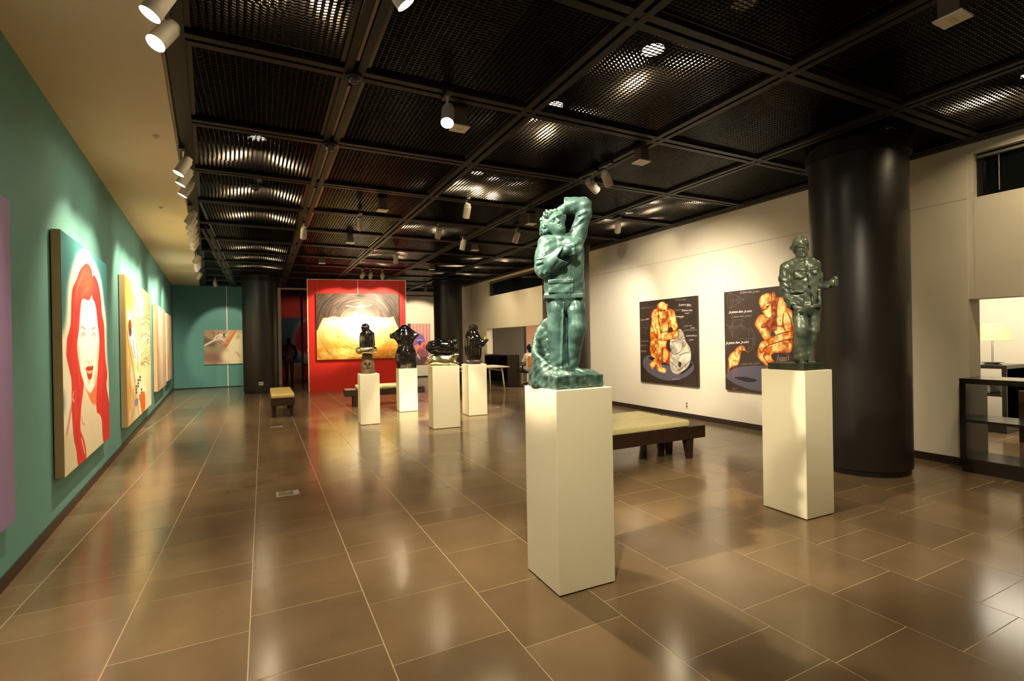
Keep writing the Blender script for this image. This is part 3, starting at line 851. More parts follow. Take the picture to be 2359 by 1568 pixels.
cv.fill([(108, 1120), (150, 1030), (235, 1005), (400, 1000), (650, 1020), (860, 1095), (905, 1180), (880, 1260), (760, 1350), (560, 1400), (380, 1375), (220, 1290), (140, 1210)], (92, 88, 102))
cv.fill([(205, 1035), (330, 1040), (330, 1085), (240, 1080)], (36, 27, 24)); cv.fill([(400, 1140), (520, 1165), (560, 1230), (700, 1300), (860, 1190), (880, 1130), (800, 1100), (500, 1090)], (36, 28, 28))
ape = [(360, 190), (400, 165), (450, 165), (480, 200), (505, 190), (514, 230), (508, 262), (590, 290), (620, 350), (640, 450), (662, 560), (640, 610), (600, 640), (690, 625), (650, 690), (600, 755), (500, 775), (495, 800), (475, 900), (440, 890),
       (418, 900), (402, 1160), (470, 1205), (482, 1230), (470, 1278), (425, 1282), (330, 1240), (328, 1150), (300, 1180), (258, 1228), (222, 1180), (218, 1130), (260, 1090), (300, 1050), (250, 1025), (222, 940), (232, 760), (226, 600), (250, 480),
       (245, 350), (285, 285), (335, 265), (332, 222)]
m = cv.mask(ape); furry(cv, m, 61)
for pts in ([(430, 890), (520, 930), (535, 1000), (520, 1150), (470, 1120), (420, 1110)],): mm = cv.mask(pts); furry(cv, mm, 66, hot=(250, 190, 90), mid=(206, 80, 24), low=(120, 30, 12))
cv.fill([(510, 590), (560, 560), (585, 630), (510, 650)], (50, 37, 31)); cv.fill([(400, 470), (440, 500), (490, 470), (520, 390), (500, 350), (480, 430)], (150, 52, 20), 1, .8)
for c, r_ in (((420, 230), (56, 50)), ((425, 385), (52, 52)), ((460, 560), (60, 70)), ((480, 715), (110, 36)), ((590, 430), (40, 110)), ((300, 430), (44, 110)), ((390, 830), (34, 70)), ((420, 1225), (50, 30))): cv.ellipse(c, r_, (252, 232, 164), 4, .55, clip=m)
for p in ([(375, 292), (420, 300), (470, 290)], [(380, 430), (425, 440), (470, 425)], [(370, 480), (380, 560), (410, 640), (500, 630)], [(360, 760), (450, 772), (600, 760)], [(250, 520), (290, 620), (330, 720)], [(525, 480), (520, 590), (600, 640)],
          [(500, 250), (495, 330), (490, 420)], [(350, 270), (360, 350), (365, 470)], [(345, 770), (350, 900), (330, 1040)], [(230, 860), (300, 880), (330, 960)]): cv.stroke(p, 2.6, (112, 30, 10), .9, soft=0, clip=m)
for c in ((345, 245), (495, 235)): cv.ellipse(c, (10, 26), (170, 74, 40), 0, .8)
for c in ((398, 306), (452, 302)): cv.ellipse(c, (15, 9), (64, 20, 8), 0, .95)
for c in ((412, 362), (438, 360)): cv.ellipse(c, (7, 6), (110, 34, 12), 0, .9)
st_ = [(545, 772), (600, 742), (640, 690), (640, 640), (690, 592), (740, 640), (768, 730), (800, 810), (850, 890), (862, 1010), (850, 1100), (800, 1200), (740, 1245), (660, 1300), (580, 1272), (540, 1200), (530, 1080), (540, 960), (556, 930), (543, 885), (536, 845)]
m = cv.mask(st_); t = fbm(w_, h_, 14, 18, 71)
cv.a += ((np.array((150, 138, 120)) + (np.array((232, 222, 204)) - np.array((150, 138, 120))) * np.clip(t * 2.2 - .6, 0, 1)[..., None]) - cv.a) * m[..., None]
cv.ellipse((780, 1000), (50, 130), (226, 214, 194), 4, .6, clip=m)
for p in ([(560, 950), (600, 990), (680, 960), (730, 880), (740, 780)], [(560, 790), (590, 795), (620, 790)], [(545, 850), (570, 880), (560, 910)], [(640, 690), (690, 760), (740, 700)], [(735, 760), (760, 740), (790, 800), (760, 870)], [(690, 990), (690, 1100), (660, 1180)], [(530, 1090), (620, 1170), (680, 1240)],
          [(830, 960), (760, 970), (700, 1000)], [(860, 1080), (780, 1150), (700, 1220), (640, 1240)], [(650, 640), (680, 680), (650, 720)]): cv.stroke(p, 2.6, (84, 72, 60), .9, clip=m)
cv.fill([(665, 1110), (710, 1110), (705, 1180), (672, 1180)], (60, 50, 42)); cv.ellipse((700, 1070), (18, 40), (240, 232, 216), 0, .9)
furry(cv, cv.mask([(580, 680), (640, 620), (690, 622), (650, 700), (600, 750), (570, 730)]), 77)
for x, y, s_, a_ in ((625, 118, 27, .5), (672, 196, 30, 1), (612, 278, 26, .45), (722, 286, 27, .95), (632, 385, 20, .9), (75, 250, 25, .35), (75, 440, 19, .7), (752, 530, 21, .6), (750, 596, 22, .55), (786, 684, 22, .9), (80, 770, 20, .45), (565, 1365, 20, .5)):
    write(cv, 'Je pense donc' if s_ > 22 and x > 600 or s_ < 22 else TXT, x, y, s_, alpha=a_, width=1.0 if a_ > .8 else .8, adv=.5, slope=-.12 if y < 600 and x < 500 else -.02)
for x, y, s_ in ((800, 215, 24), (770, 335, 22), (690, 400, 19), (860, 565, 20), (835, 750, 22), (165, 425, 17)): write(cv, 'je suis', x, y, s_, alpha=.9, adv=.45)
write(cv, 'suis', 80, 828, 36, alpha=.7, slope=-.02); write(cv, 'dose', 82, 918, 36, alpha=.7, slope=-.02)
RZR = -math.pi / 2
picture('canvas_painting', 'dark painting of an orange ape touching a grey bearded stone bust', (XR - .004, 7.932, .594), RZR, 1.506, 1.636, cv, .05, 'canvas_dark', 'ape paintings on the right wall')

cv = Canvas(w_, h_, [(46, 137), (1251, 2), (1277, 1580), (68, 1461)], (62, 47, 41))
cv.a += (fbm(w_, h_, 40, 40, 81) - .5)[..., None] * 18
for p in ([(130, 145), (325, 232), (140, 350)], [(130, 145), (140, 350)], [(120, 248), (325, 232)], [(100, 628), (250, 620)], [(110, 600), (280, 600)], [(240, 772), (490, 772)], [(385, 640), (385, 940)], [(380, 940), (390, 945)], [(75, 570), (130, 620), (200, 520)], [(130, 620), (170, 760), (160, 520)], [(250, 580), (330, 610), (380, 650)],
          [(160, 515), (240, 510), (310, 515), (275, 560), (300, 620), (330, 650)], [(500, 1340), (390, 1450)], [(430, 760), (470, 845)]): cv.stroke(p, .8, (150, 136, 126), .7, smooth=False)
for c, rx, ry, t0, t1 in (((132, 250), 42, 105, 0, 6.3), ((238, 240), 18, 42, 0, 6.3), ((385, 775), 85, 160, -1.5, 1.5), ((385, 775), 60, 130, -1.5, 1.5)): cv.stroke([(c[0] + rx * math.cos(t), c[1] + ry * math.sin(t)) for t in np.linspace(t0, t1, 24)], .8, (150, 136, 126), .7)
cv.fill([(75, 1280), (110, 1220), (230, 1160), (430, 1140), (700, 1145), (960, 1170), (1130, 1240), (1180, 1320), (1080, 1440), (800, 1500), (500, 1480), (260, 1410), (130, 1340)], (94, 89, 103))
ape = [(560, 180), (640, 148), (690, 160), (708, 138), (738, 136), (756, 200), (800, 205), (860, 210), (900, 290), (905, 345), (960, 370), (990, 480), (1012, 590), (995, 700), (990, 790), (972, 930), (900, 972), (760, 962), (700, 990), (742, 1080), (700, 1100), (660, 1160),
       (560, 1080), (502, 1000), (506, 940), (530, 850), (570, 800), (640, 790), (590, 780), (540, 690), (470, 590), (476, 540), (520, 450), (570, 440), (605, 455), (570, 400), (540, 330), (520, 260)]
m = cv.mask(ape); furry(cv, m, 91)
furry(cv, cv.mask([(640, 520), (740, 490), (775, 640), (705, 660), (635, 600)], True, 1), 93, (196, 104, 46), (146, 54, 20), (92, 26, 8), 5); furry(cv, cv.mask([(695, 290), (755, 250), (770, 480), (700, 470)], True, 1), 94, (206, 112, 50), (160, 62, 24), (100, 30, 10), 5)
cv.fill([(705, 660), (752, 712), (690, 745), (678, 715)], (62, 47, 41)); cv.fill([(690, 1000), (760, 970), (900, 975), (880, 1090), (740, 1080)], (58, 44, 39))
for p in ([(790, 990), (770, 1080)], [(800, 1030), (900, 1025)], [(800, 1050), (900, 1045)], [(800, 1070), (900, 1065)], [(920, 990), (930, 1060)]): cv.stroke(p, 2, (190, 170, 156), .8)
for c, r_ in (((600, 240), (60, 70)), ((640, 430), (60, 50)), ((540, 540), (60, 70)), ((620, 700), (40, 60)), ((830, 300), (50, 80)), ((900, 500), (50, 110)), ((800, 640), (60, 40)), ((780, 770), (110, 34)), ((590, 850), (50, 40)), ((840, 890), (90, 40)), ((560, 1030), (40, 50))): cv.ellipse(c, r_, (252, 232, 164), 5, .55, clip=m)
for p in ([(560, 385), (610, 370), (660, 320)], [(600, 470), (660, 490), (715, 455)], [(590, 560), (560, 620), (640, 600)], [(760, 590), (820, 600), (860, 590)], [(860, 430), (850, 560), (880, 660)], [(640, 790), (760, 720), (980, 660)], [(650, 860), (800, 810), (990, 770)], [(530, 900), (560, 960), (600, 900), (640, 870)],
          [(600, 970), (590, 1020), (660, 1120)], [(700, 160), (690, 260), (640, 290)], [(790, 220), (760, 400), (765, 600)], [(920, 420), (960, 520), (980, 650)]): cv.stroke(p, 2.8, (116, 32, 10), .9, clip=m)
cv.ellipse((728, 190), (12, 36), (176, 80, 50), 0, .8); cv.ellipse((640, 330), (20, 9), (70, 22, 8), 0, .9, rot=-.5); cv.ellipse((585, 372), (16, 8), (70, 22, 8), 0, .8, rot=-.3); cv.stroke([(590, 400), (600, 440), (640, 470)], 1.6, (150, 60, 20), .7)
bird = [(180, 930), (230, 880), (290, 860), (330, 880), (345, 920), (385, 968), (312, 930), (275, 980), (265, 1060), (235, 1130), (200, 1140), (135, 1170), (98, 1245), (100, 1130), (112, 1010)]
m = cv.mask(bird); furry(cv, m, 97, mid=(226, 140, 70), low=(120, 40, 22), cell=6)
for p in ([(175, 1140), (185, 1220), (180, 1295)], [(210, 1130), (215, 1200), (235, 1280)]): cv.stroke(p, 2, (170, 80, 64))
cv.fill([(190, 1298), (300, 1288), (400, 1300), (500, 1336), (400, 1362), (300, 1342)], (44, 36, 38))
for x, y, s_, a_ in ((262, 125, 26, .7), (112, 392, 30, 1.0), (70, 812, 30, 1.0), (270, 1100, 26, .4), (165, 1440, 18, .4), (150, 455, 26, .5)): write(cv, TXT if a_ > .45 or s_ > 20 else 'donc je', x, y, s_, alpha=a_, width=1.3 if a_ > .9 else .9, slope=-.06, adv=.53)
picture('canvas_painting', 'dark painting of a seated thinking ape and a crow, behind the grey-green statue', (XR - .004, 5.84, .6), RZR, 1.5, 1.634, cv, .05, 'canvas_dark', 'ape paintings on the right wall')

# ---- dragonfly on the teal back wall
w_, h_ = 150, 115
cv = Canvas(w_, h_, [(199, 291), (1862, 281), (1882, 1370), (219, 1424)], (150, 122, 98))
n = fbm(w_, h_, 40, 34, 101); cv.put(np.clip(n * 3 - 1.1, 0, 1), (196, 172, 136))
cv.fill([(190, 480), (300, 480), (460, 600), (620, 700), (600, 830), (500, 890), (300, 850), (190, 760)], (92, 72, 62), 6); cv.fill([(190, 850), (420, 860), (700, 820), (720, 920), (500, 1050), (190, 980)], (140, 132, 88), 6)
cv.fill([(190, 1000), (400, 1020), (800, 1080), (880, 1190), (700, 1330), (190, 1340)], (128, 92, 76), 7); cv.fill([(900, 640), (1250, 480), (1480, 500), (1500, 1350), (900, 1340), (800, 1050), (980, 900)], (226, 212, 170), 7)
cv.fill([(190, 300), (600, 300), (560, 480), (400, 500), (190, 470)], (150, 116, 92), 6); cv.fill([(1300, 380), (1440, 420), (1480, 560), (1350, 520)], (214, 196, 140), 5)
cv.stroke([(1350, 480), (1300, 560)], 6, (120, 90, 70), .6, soft=3); cv.stroke([(1200, 290), (1130, 420), (1040, 580), (980, 700), (900, 800)], 13, (196, 116, 44)); cv.stroke([(1180, 300), (1100, 420), (1010, 580)], 4, (236, 170, 90), .8, soft=1); cv.stroke([(960, 740), (900, 810)], 12, (176, 110, 66))
cv.stroke([(200, 815), (350, 730), (500, 650), (620, 570)], 7, (206, 190, 182)); cv.stroke([(230, 825), (400, 745), (560, 660)], 2, (110, 90, 84)); cv.stroke([(590, 580), (680, 490), (790, 450)], 10, (226, 208, 184)); cv.stroke([(640, 600), (760, 560), (860, 600)], 9, (210, 190, 166))
for p in ([(650, 620), (720, 710), (760, 740)], [(500, 330), (540, 420), (520, 520)], [(690, 320), (660, 420)], [(600, 590), (640, 520), (720, 480)], [(740, 690), (780, 640)]): cv.stroke(p, 1.6, (70, 54, 40), .8)
cv.ellipse((890, 450), (60, 58), (86, 54, 46)); cv.ellipse((935, 450), (42, 46), (206, 200, 202)); cv.ellipse((870, 420), (20, 18), (50, 30, 26))
for p in ([(900, 690), (1040, 750)], [(1060, 680), (1280, 830)], [(960, 840), (1150, 940), (1330, 1070)]): cv.stroke(p, 1.4, (244, 234, 212), .7)
cv.stroke([(1260, 1010), (1330, 1070), (1385, 1150)], 3, (150, 112, 60), .9, soft=1)
picture('canvas_print', 'dragonfly photograph on the teal back wall, cut off by a black column', (-.51, YB - .054, .816), 0, 1.56, 1.198, cv, .04, 'canvas_edge')

# ---- pink curtain picture on the white end wall
w_, h_ = 80, 130
cv = Canvas(w_, h_, [(88, 248), (617, 248), (617, 1150), (85, 1165)], (206, 140, 132))
yy, xx = np.mgrid[0:h_, 0:w_]; cv.put((.5 + .5 * np.sin(xx / w_ * 2 * np.pi * 7)) * .75, (240, 186, 176)); cv.put(np.clip(.17 - xx / w_, 0, 1) * 20, (130, 76, 84))
cv.fill([(340, 490), (390, 478), (440, 510), (480, 600), (485, 640), (400, 690), (380, 740), (330, 700), (220, 745), (260, 620)], (140, 104, 180)); cv.fill([(320, 660), (370, 635), (400, 680), (375, 735), (330, 705)], (66, 56, 160))
for gx in range(250, 490, 36): cv.stroke([(gx, 500), (gx, 740)], .6, (110, 80, 160), .4, smooth=False)
for x in (335, 410): cv.stroke([(x - 32, 606), (x, 622), (x + 28, 608)], 1.6, (240, 232, 240))
cv.fill([(250, 760), (320, 715), (380, 760), (320, 800), (310, 930), (280, 940), (255, 860)], (244, 144, 96)); cv.fill([(390, 690), (540, 640), (560, 680), (500, 740), (420, 770)], (244, 140, 90)); cv.fill([(430, 740), (495, 730), (490, 860), (440, 850)], (220, 70, 130))
cv.fill([(310, 830), (360, 780), (430, 790), (430, 850), (320, 840)], (226, 90, 140)); cv.fill([(315, 840), (440, 830), (550, 900), (520, 1000), (340, 1000), (310, 920)], (116, 74, 92)); cv.fill([(300, 1000), (520, 1000), (500, 1150), (290, 1150)], (104, 66, 74))
for i in range(6):
    for j in range(4): cv.ellipse((335 + i * 36 + (j % 2) * 18, 860 + j * 38), (11, 12), (222, 130, 134))
for i in range(8): cv.stroke([(310 + i * 27, 1005), (300 + i * 27, 1150)], .8, (160, 110, 110), .7)
cv.fill([(290, 960), (325, 930), (375, 1055)], (228, 206, 214)); cv.fill([(480, 1100), (520, 1080), (560, 1140), (470, 1145)], (230, 120, 120))
picture('canvas_print', 'pink curtain picture with a purple sleeping figure on the white end wall', (6.67, YB - .024, .535), 0, .97, 1.705, cv, .03, 'trim_white')

# ---- blue canvas glimpsed through the glazed door
w_, h_ = 60, 80
cv = Canvas(w_, h_, bg=(44, 74, 92)); cv.H = None
cv.ellipse((.75, .5), (.42, .48), (214, 200, 196), 4); cv.ellipse((.72, .42), (.34, .34), (186, 20, 40), 2); cv.ellipse((.85, .5), (.16, .24), (236, 214, 206), 1); cv.ellipse((.5, .5), (.12, .2), (186, 20, 40), 2)
picture('canvas_painting', 'blue canvas with a red-haired head glimpsed through the glazed door', (2.05, 24.09, .55), 0, 1.5, 2.1, cv, .05)
# ================================================================== SCULPTURE
class SDF:
    """blended solids sampled on a grid and skinned with surface nets; coordinates: u right, v away, w up (metres)"""
    def __init__(s): s.p = []
    def cone(s, a, b, ra, rb=None, k=.018, sv=1.0, sub=False):
        s.p.append(('c', np.array(a, float), np.array(b, float), ra, ra if rb is None else rb, k, sv, sub)); return s
    def chain(s, pts, rad, k=.018, sv=1.0):
        for (a, b, ra, rb) in zip(pts[:-1], pts[1:], rad[:-1], rad[1:]): s.cone(a, b, ra, rb, k, sv)
        return s
    def ball(s, c, r, k=.018, rot=0.0, sub=False):
        r = (r, r, r) if np.isscalar(r) else r
        s.p.append(('e', np.array(c, float), np.array(r, float), rot, k, sub)); return s
    def box(s, c, h, rnd=.008, k=.006, rz=0.0, ry=0.0, sub=False):
        s.p.append(('b', np.array(c, float), np.array(h, float), rnd, k, rz, ry, sub)); return s
    def bounds(s):
        lo = np.full(3, 1e9); hi = -lo
        for p in s.p:
            if p[-1]: continue
            if p[0] == 'c':
                r = max(p[3], p[4]); a = np.minimum(p[1], p[2]) - r; b = np.maximum(p[1], p[2]) + r
            elif p[0] == 'e':
                r = max(p[2]); a = p[1] - r; b = p[1] + r
            else:
                r = np.linalg.norm(p[2]); a = p[1] - r; b = p[1] + r
            lo = np.minimum(lo, a); hi = np.maximum(hi, b)
        return lo, hi
    def mesh(s, name, h=.005, disp=None, floor=None):
        lo, hi = s.bounds(); lo -= .02; hi += .02
        n = np.ceil((hi - lo) / h).astype(int) + 1
        ax = [lo[i] + h * np.arange(n[i]) for i in range(3)]
        F = np.full(n, 0.12, np.float32)
        for p in s.p:
            sub = p[-1]
            if p[0] == 'c':
                _, a, b, ra, rb, k, sv, _s = p; r = max(ra, rb) + k + 3 * h
                l = np.minimum(a, b) - r; g = np.maximum(a, b) + r
            elif p[0] == 'e':
                _, c, rr, rot, k, _s = p; r = max(rr) + k + 3 * h; l = c - r; g = c + r
            else:
                _, c, hh, rnd, k, rz, ry, _s = p; r = np.linalg.norm(hh) + k + 3 * h; l = c - r; g = c + r
            i0 = np.clip(np.floor((l - lo) / h).astype(int), 0, n - 1); i1 = np.clip(np.ceil((g - lo) / h).astype(int) + 1, 1, n)
            if np.any(i1 <= i0): continue
            sl = tuple(slice(i0[i], i1[i]) for i in range(3))
            X = ax[0][sl[0]][:, None, None].astype(np.float32); Y = ax[1][sl[1]][None, :, None].astype(np.float32); Z = ax[2][sl[2]][None, None, :].astype(np.float32)
            if p[0] == 'c':
                v = b - a; y_ = 1.0 / sv
                vx, vy, vz = v[0], v[1] * y_, v[2]; px, py, pz = X - a[0], (Y - a[1]) * y_, Z - a[2]
                t = np.clip((px * vx + py * vy + pz * vz) / (vx * vx + vy * vy + vz * vz + 1e-12), 0, 1)
                d = np.sqrt((px - t * vx) ** 2 + (py - t * vy) ** 2 + (pz - t * vz) ** 2) - (ra + (rb - ra) * t)
                if sv < 1: d = d * (sv + (1 - sv) * .3)
            elif p[0] == 'e':
                x, y, z = X - c[0], Y - c[1], Z - c[2]
                if rot: x, z = x * math.cos(rot) + z * math.sin(rot), -x * math.sin(rot) + z * math.cos(rot)
                k0 = np.sqrt((x / rr[0]) ** 2 + (y / rr[1]) ** 2 + (z / rr[2]) ** 2); k1 = np.sqrt((x / rr[0] ** 2) ** 2 + (y / rr[1] ** 2) ** 2 + (z / rr[2] ** 2) ** 2) + 1e-9
                d = k0 * (k0 - 1) / k1
            else:
                x, y, z = X - c[0], Y - c[1], Z - c[2]
                if rz: x, y = x * math.cos(rz) + y * math.sin(rz), -x * math.sin(rz) + y * math.cos(rz)
                if ry: x, z = x * math.cos(ry) + z * math.sin(ry), -x * math.sin(ry) + z * math.cos(ry)
                qx, qy, qz = np.abs(x) - hh[0] + rnd, np.abs(y) - hh[1] + rnd, np.abs(z) - hh[2] + rnd
                d = np.sqrt(np.maximum(qx, 0) ** 2 + np.maximum(qy, 0) ** 2 + np.maximum(qz, 0) ** 2) + np.minimum(np.maximum(qx, np.maximum(qy, qz)), 0) - rnd
            A = F[sl]
            if sub:
                B = -d; hk = np.clip(.5 + .5 * (A - B) / k, 0, 1) if k > 0 else (A > B)
                F[sl] = A * hk + B * (1 - hk) + k * hk * (1 - hk)
            else:
                hk = np.clip(.5 + .5 * (A - d) / k, 0, 1)
                F[sl] = A * (1 - hk) + d * hk - k * hk * (1 - hk)
        if disp is not None:
            F += disp(ax[0][:, None, None], ax[1][None, :, None], ax[2][None, None, :]).astype(np.float32)
        if floor is not None:
            F = np.maximum(F, (floor - ax[2])[None, None, :].astype(np.float32))
        return surface_nets(name, F, lo, h)

def surface_nets(name, F, lo, h):
    S = F < 0
    nx, ny, nz = F.shape
    c = np.zeros((nx - 1, ny - 1, nz - 1), np.int8)
    for dx in (0, 1):
        for dy in (0, 1):
            for dz in (0, 1):
                c += S[dx:nx - 1 + dx, dy:ny - 1 + dy, dz:nz - 1 + dz]
    cells = np.argwhere((c > 0) & (c < 8))
    idx = np.full(c.shape, -1, np.int64); idx[tuple(cells.T)] = np.arange(len(cells))
    acc = np.zeros((len(cells), 3)); cnt = np.zeros(len(cells))
    cor = [(0, 0, 0), (1, 0, 0), (0, 1, 0), (1, 1, 0), (0, 0, 1), (1, 0, 1), (0, 1, 1), (1, 1, 1)]
    val = np.stack([F[cells[:, 0] + q[0], cells[:, 1] + q[1], cells[:, 2] + q[2]] for q in cor], 1)
    for a in range(8):
        for b in range(a + 1, 8):
            df = np.array(cor[b]) - np.array(cor[a])
            if np.abs(df).sum() != 1: continue
            va, vb = val[:, a], val[:, b]
            m = (va < 0) != (vb < 0)
            t = np.where(m, va / np.where(m, va - vb, 1), 0)
            acc += m[:, None] * (np.array(cor[a]) + t[:, None] * df); cnt += m
    V = (cells + acc / cnt[:, None]) * h + lo
    Q = []
    for axis in range(3):
        o1, o2 = [(1, 2), (2, 0), (0, 1)][axis]
        sl0 = [slice(None)] * 3; sl1 = [slice(None)] * 3
        sl0[axis] = slice(0, -1); sl1[axis] = slice(1, None)
        A, B = S[tuple(sl0)], S[tuple(sl1)]
        e = np.argwhere(A != B)
        ok = (e[:, o1] > 0) & (e[:, o2] > 0) & (e[:, o1] < F.shape[o1] - 1) & (e[:, o2] < F.shape[o2] - 1)
        e = e[ok]
        inside = A[tuple(e.T)]
        def cell(d1, d2):
            q = e.copy(); q[:, o1] += d1; q[:, o2] += d2
            return idx[tuple(q.T)]
        q = np.stack([cell(-1, -1), cell(0, -1), cell(0, 0), cell(-1, 0)], 1)
        q[~inside] = q[~inside][:, ::-1]
        Q.append(q)
    Q = np.concatenate(Q); Q = Q[(Q >= 0).all(1)]
    me = bpy.data.meshes.new(name)
    me.vertices.add(len(V)); me.vertices.foreach_set('co', V.ravel())
    me.loops.add(Q.size); me.loops.foreach_set('vertex_index', Q.ravel())
    me.polygons.add(len(Q)); me.polygons.foreach_set('loop_start', np.arange(0, Q.size, 4)); me.polygons.foreach_set('loop_total', np.full(len(Q), 4))
    me.update(); me.validate(); me.shade_smooth()
    return me

def sculpt(name, label, x, y, z, cat='statue', group=None):
    """an empty on a pedestal whose local x axis runs across the view and y away from the viewer"""
    az = math.atan2(x - CAM.x, y)
    e = empty(name, (x, y, z), -az)
    tag(e, label, cat, group)
    return e

def folds(amp, *dirs):
    """soft cloth folds: ridges running across the given directions"""
    def f(X, Y, Z):
        d = 0
        for (a, b, c, ph) in dirs:
            s_ = np.sin(a * X + b * Y + c * Z + ph)
            d = d + np.abs(s_) - .5
        return amp * d
    return f

# ---------------------------------------------------------------- pedestals
def pedestal(name_label, x0, x1, y0, y1, h, rz=0):
    cx, cy = (x0 + x1) / 2, (y0 + y1) / 2
    e = empty('pedestal', (cx, cy, 0), rz)
    tag(e, name_label, 'pedestal', 'white plinths')
    a, b = (x1 - x0) / 2, (y1 - y0) / 2
    MB().box(-a, a, -b, b, .008, h).build('box', M['pedestal'], e, bevel=.002, seg=1)
    MB().box(-a + .012, a - .012, -b + .012, b - .012, 0, .008).build('shadow_base', M['black'], e)
    return e
pedestal('tallest-looking white pedestal in front, under the teal statue', 2.838, 3.236, 2.452, 2.852, 1.2, -.02)
pedestal('white pedestal under the grey-green man in a cap, beside the big column', 5.225, 5.57, 2.51, 2.91, 1.205, -.03)
pedestal('white pedestal under the figure with the silver ring, leftmost of the far four', 2.89, 3.235, 9.24, 9.64, .918, -.06)
pedestal('white pedestal under the black headless torso, in front of the red wall', 3.91, 4.3, 10.49, 10.88, .916, -.08)
pedestal('wide white pedestal under the stacked black and silver lying figures', 3.89, 4.368, 8.115, 8.425, 1.073, -.05)
pedestal('white pedestal under the robed black figure holding gold, rightmost of the far four', 4.955, 5.345, 9.165, 9.57, 1.02, -.04)

# ---------------------------------------------------------------- tall teal statue
ST = sculpt('bronze_statue', 'tall teal bronze statue of a jacketed figure, one arm raised over the tilted head', 3.03, 2.65, 1.2)
def q(cx, cy, v=0.0): return ((cx - 403) * .000855, v, (1469 - cy) * .000858)
# rock and base
az = math.atan2(3.03 - CAM.x, 2.65)
s = SDF()
s.box((-.005, .0, .042), (.178, .165, .042), .012, .01, rz=az + .02)
rim = [q(300, 960, .075), q(262, 985, .085), q(225, 1025, .085), q(195, 1070, .07), q(176, 1120, .045), q(172, 1180, .01), q(190, 1235, -.035), q(235, 1285, -.075), q(300, 1325, -.105), q(370, 1352, -.125), q(440, 1380, -.14)]
foot = [(-.10, .10), (-.125, .10), (-.15, .095), (-.17, .08), (-.178, .05), (-.178, .01), (-.17, -.03), (-.14, -.07), (-.09, -.10), (-.03, -.125), (.03, -.14)]
for a, f in zip(rim, foot): s.cone(a, (f[0], f[1], .02), .016, .036, .03)
for a, b in zip(rim[:-1], rim[1:]):
    m_ = [(x + y) / 2 for x, y in zip(a, b)]; s.cone(m_, (m_[0] * .95, m_[1], .02), .014, .034, .03)
s.ball((-.06, .09, .1), (.10, .05, .13), .04); s.ball((.12, .02, .08), (.06, .08, .03), .03); s.ball((.05, -.12, .07), (.07, .03, .03), .02)
r_ = lambda X, Y, Z: .0035 * (np.sin(55 * X + 31 * Z) * np.sin(48 * Y + 23 * Z + 1) + .6 * np.sin(90 * X - 40 * Z + 2) * np.sin(85 * Z + 60 * Y))
link_mesh('rock_base', s.mesh('rock_base', .005, r_, 0.0), M['bronze_rock'], ST)
# trousers
s = SDF()
s.chain([q(334, 815, .0), q(338, 900, -.01), q(338, 1060, -.012), q(345, 1180, -.005), q(352, 1345, .0)], [.060, .059, .055, .052, .055], .006)
s.chain([q(470, 820, .005), q(484, 920, -.02), q(490, 1035, -.035), q(462, 1180, -.005), q(440, 1340, .02)], [.060, .059, .054, .049, .044], .006)
s.ball(q(400, 810, .01), (.115, .07, .04), .02); s.chain([q(404, 840, .03), q(404, 1050, .03), q(398, 1320, .03)], [.035, .030, .026], .01); s.ball(q(485, 1050, -.055), (.036, .028, .055), .04)
s.cone(q(395, 860, -.065), q(372, 1330, -.058), .006, .007, .012)
s.cone(q(416, 870, -.07), q(398, 1320, -.05), .010, .010, .012, sub=True)
fd = lambda X, Y, Z: .0022 * np.sin(70 * Z + 60 * X + 2 * np.sin(30 * X)) * np.clip((Z - .35) * 4, 0, 1)  + .004 * np.sin(95 * Z - 60 * X) * np.exp(-((Z - .13) / .05) ** 2)
link_mesh('trousers', s.mesh('trousers', .0045, fd), M['bronze'], ST)
# feet
s = SDF(); s.cone(q(345, 1352, -.02), q(352, 1372, -.075), .026, .018, .01).ball(q(345, 1350, .01), (.03, .035, .03)); link_mesh('foot', s.mesh('foot', .004), M['bronze'], ST)
s = SDF(); s.cone(q(470, 1348, .01), q(525, 1362, -.04), .024, .012, .01).ball(q(460, 1345, .03), (.028, .03, .026)); link_mesh('foot', s.mesh('foot', .004), M['bronze'], ST)
# jacket
s = SDF()
s.chain([q(398, 800, .005), q(400, 720, .0), q(418, 600, -.01), q(432, 500, -.01), q(430, 440, .0)], [.122, .118, .098, .092, .082], .03, sv=.68)
s.box(q(397, 812, .005), (.123, .082, .014), .004, .02)
s.ball(q(300, 430, .0), (.070, .062, .062), .03); s.cone(q(300, 425, 0), q(380, 400, .0), .055, .045, .03)
s.chain([q(285, 425, -.005), q(262, 520, -.02), q(258, 600, -.045)], [.064, .062, .058], .02)          # near upper arm
s.chain([q(262, 608, -.05), q(320, 575, -.10), q(395, 530, -.125)], [.060, .053, .056], .018)            # forearm and wide cuff
s.box(q(446, 500, -.165), (.045, .062, .075), .002, .002, ry=-.5, sub=True); s.cone(q(385, 536, -.125), q(425, 512, -.14), .036, .038, .003, sub=True)
s.chain([q(468, 445, .01), q(515, 330, .015), q(553, 205, .01), q(556, 150, .0)], [.062, .050, .048, .046], .02)   # raised arm
s.chain([q(552, 140, .0), q(490, 138, -.005), q(410, 140, .0)], [.048, .045, .052], .014)
s.box(q(362, 142, 0), (.04, .08, .075), .002, .002, ry=-.06, sub=True); s.cone(q(424, 140, 0), q(395, 142, 0), .038, .042, .003, sub=True)
s.chain([q(345, 372, -.02), q(385, 392, -.045), q(430, 400, -.03)], [.016, .016, .014], .01)            # collar
s.box(q(378, 742, -.078), (.078, .010, .042), .006, .006); s.box(q(378, 706, -.084), (.080, .010, .014), .005, .003)
s.box(q(425, 470, -.075), (.05, .010, .03), .005, .006)
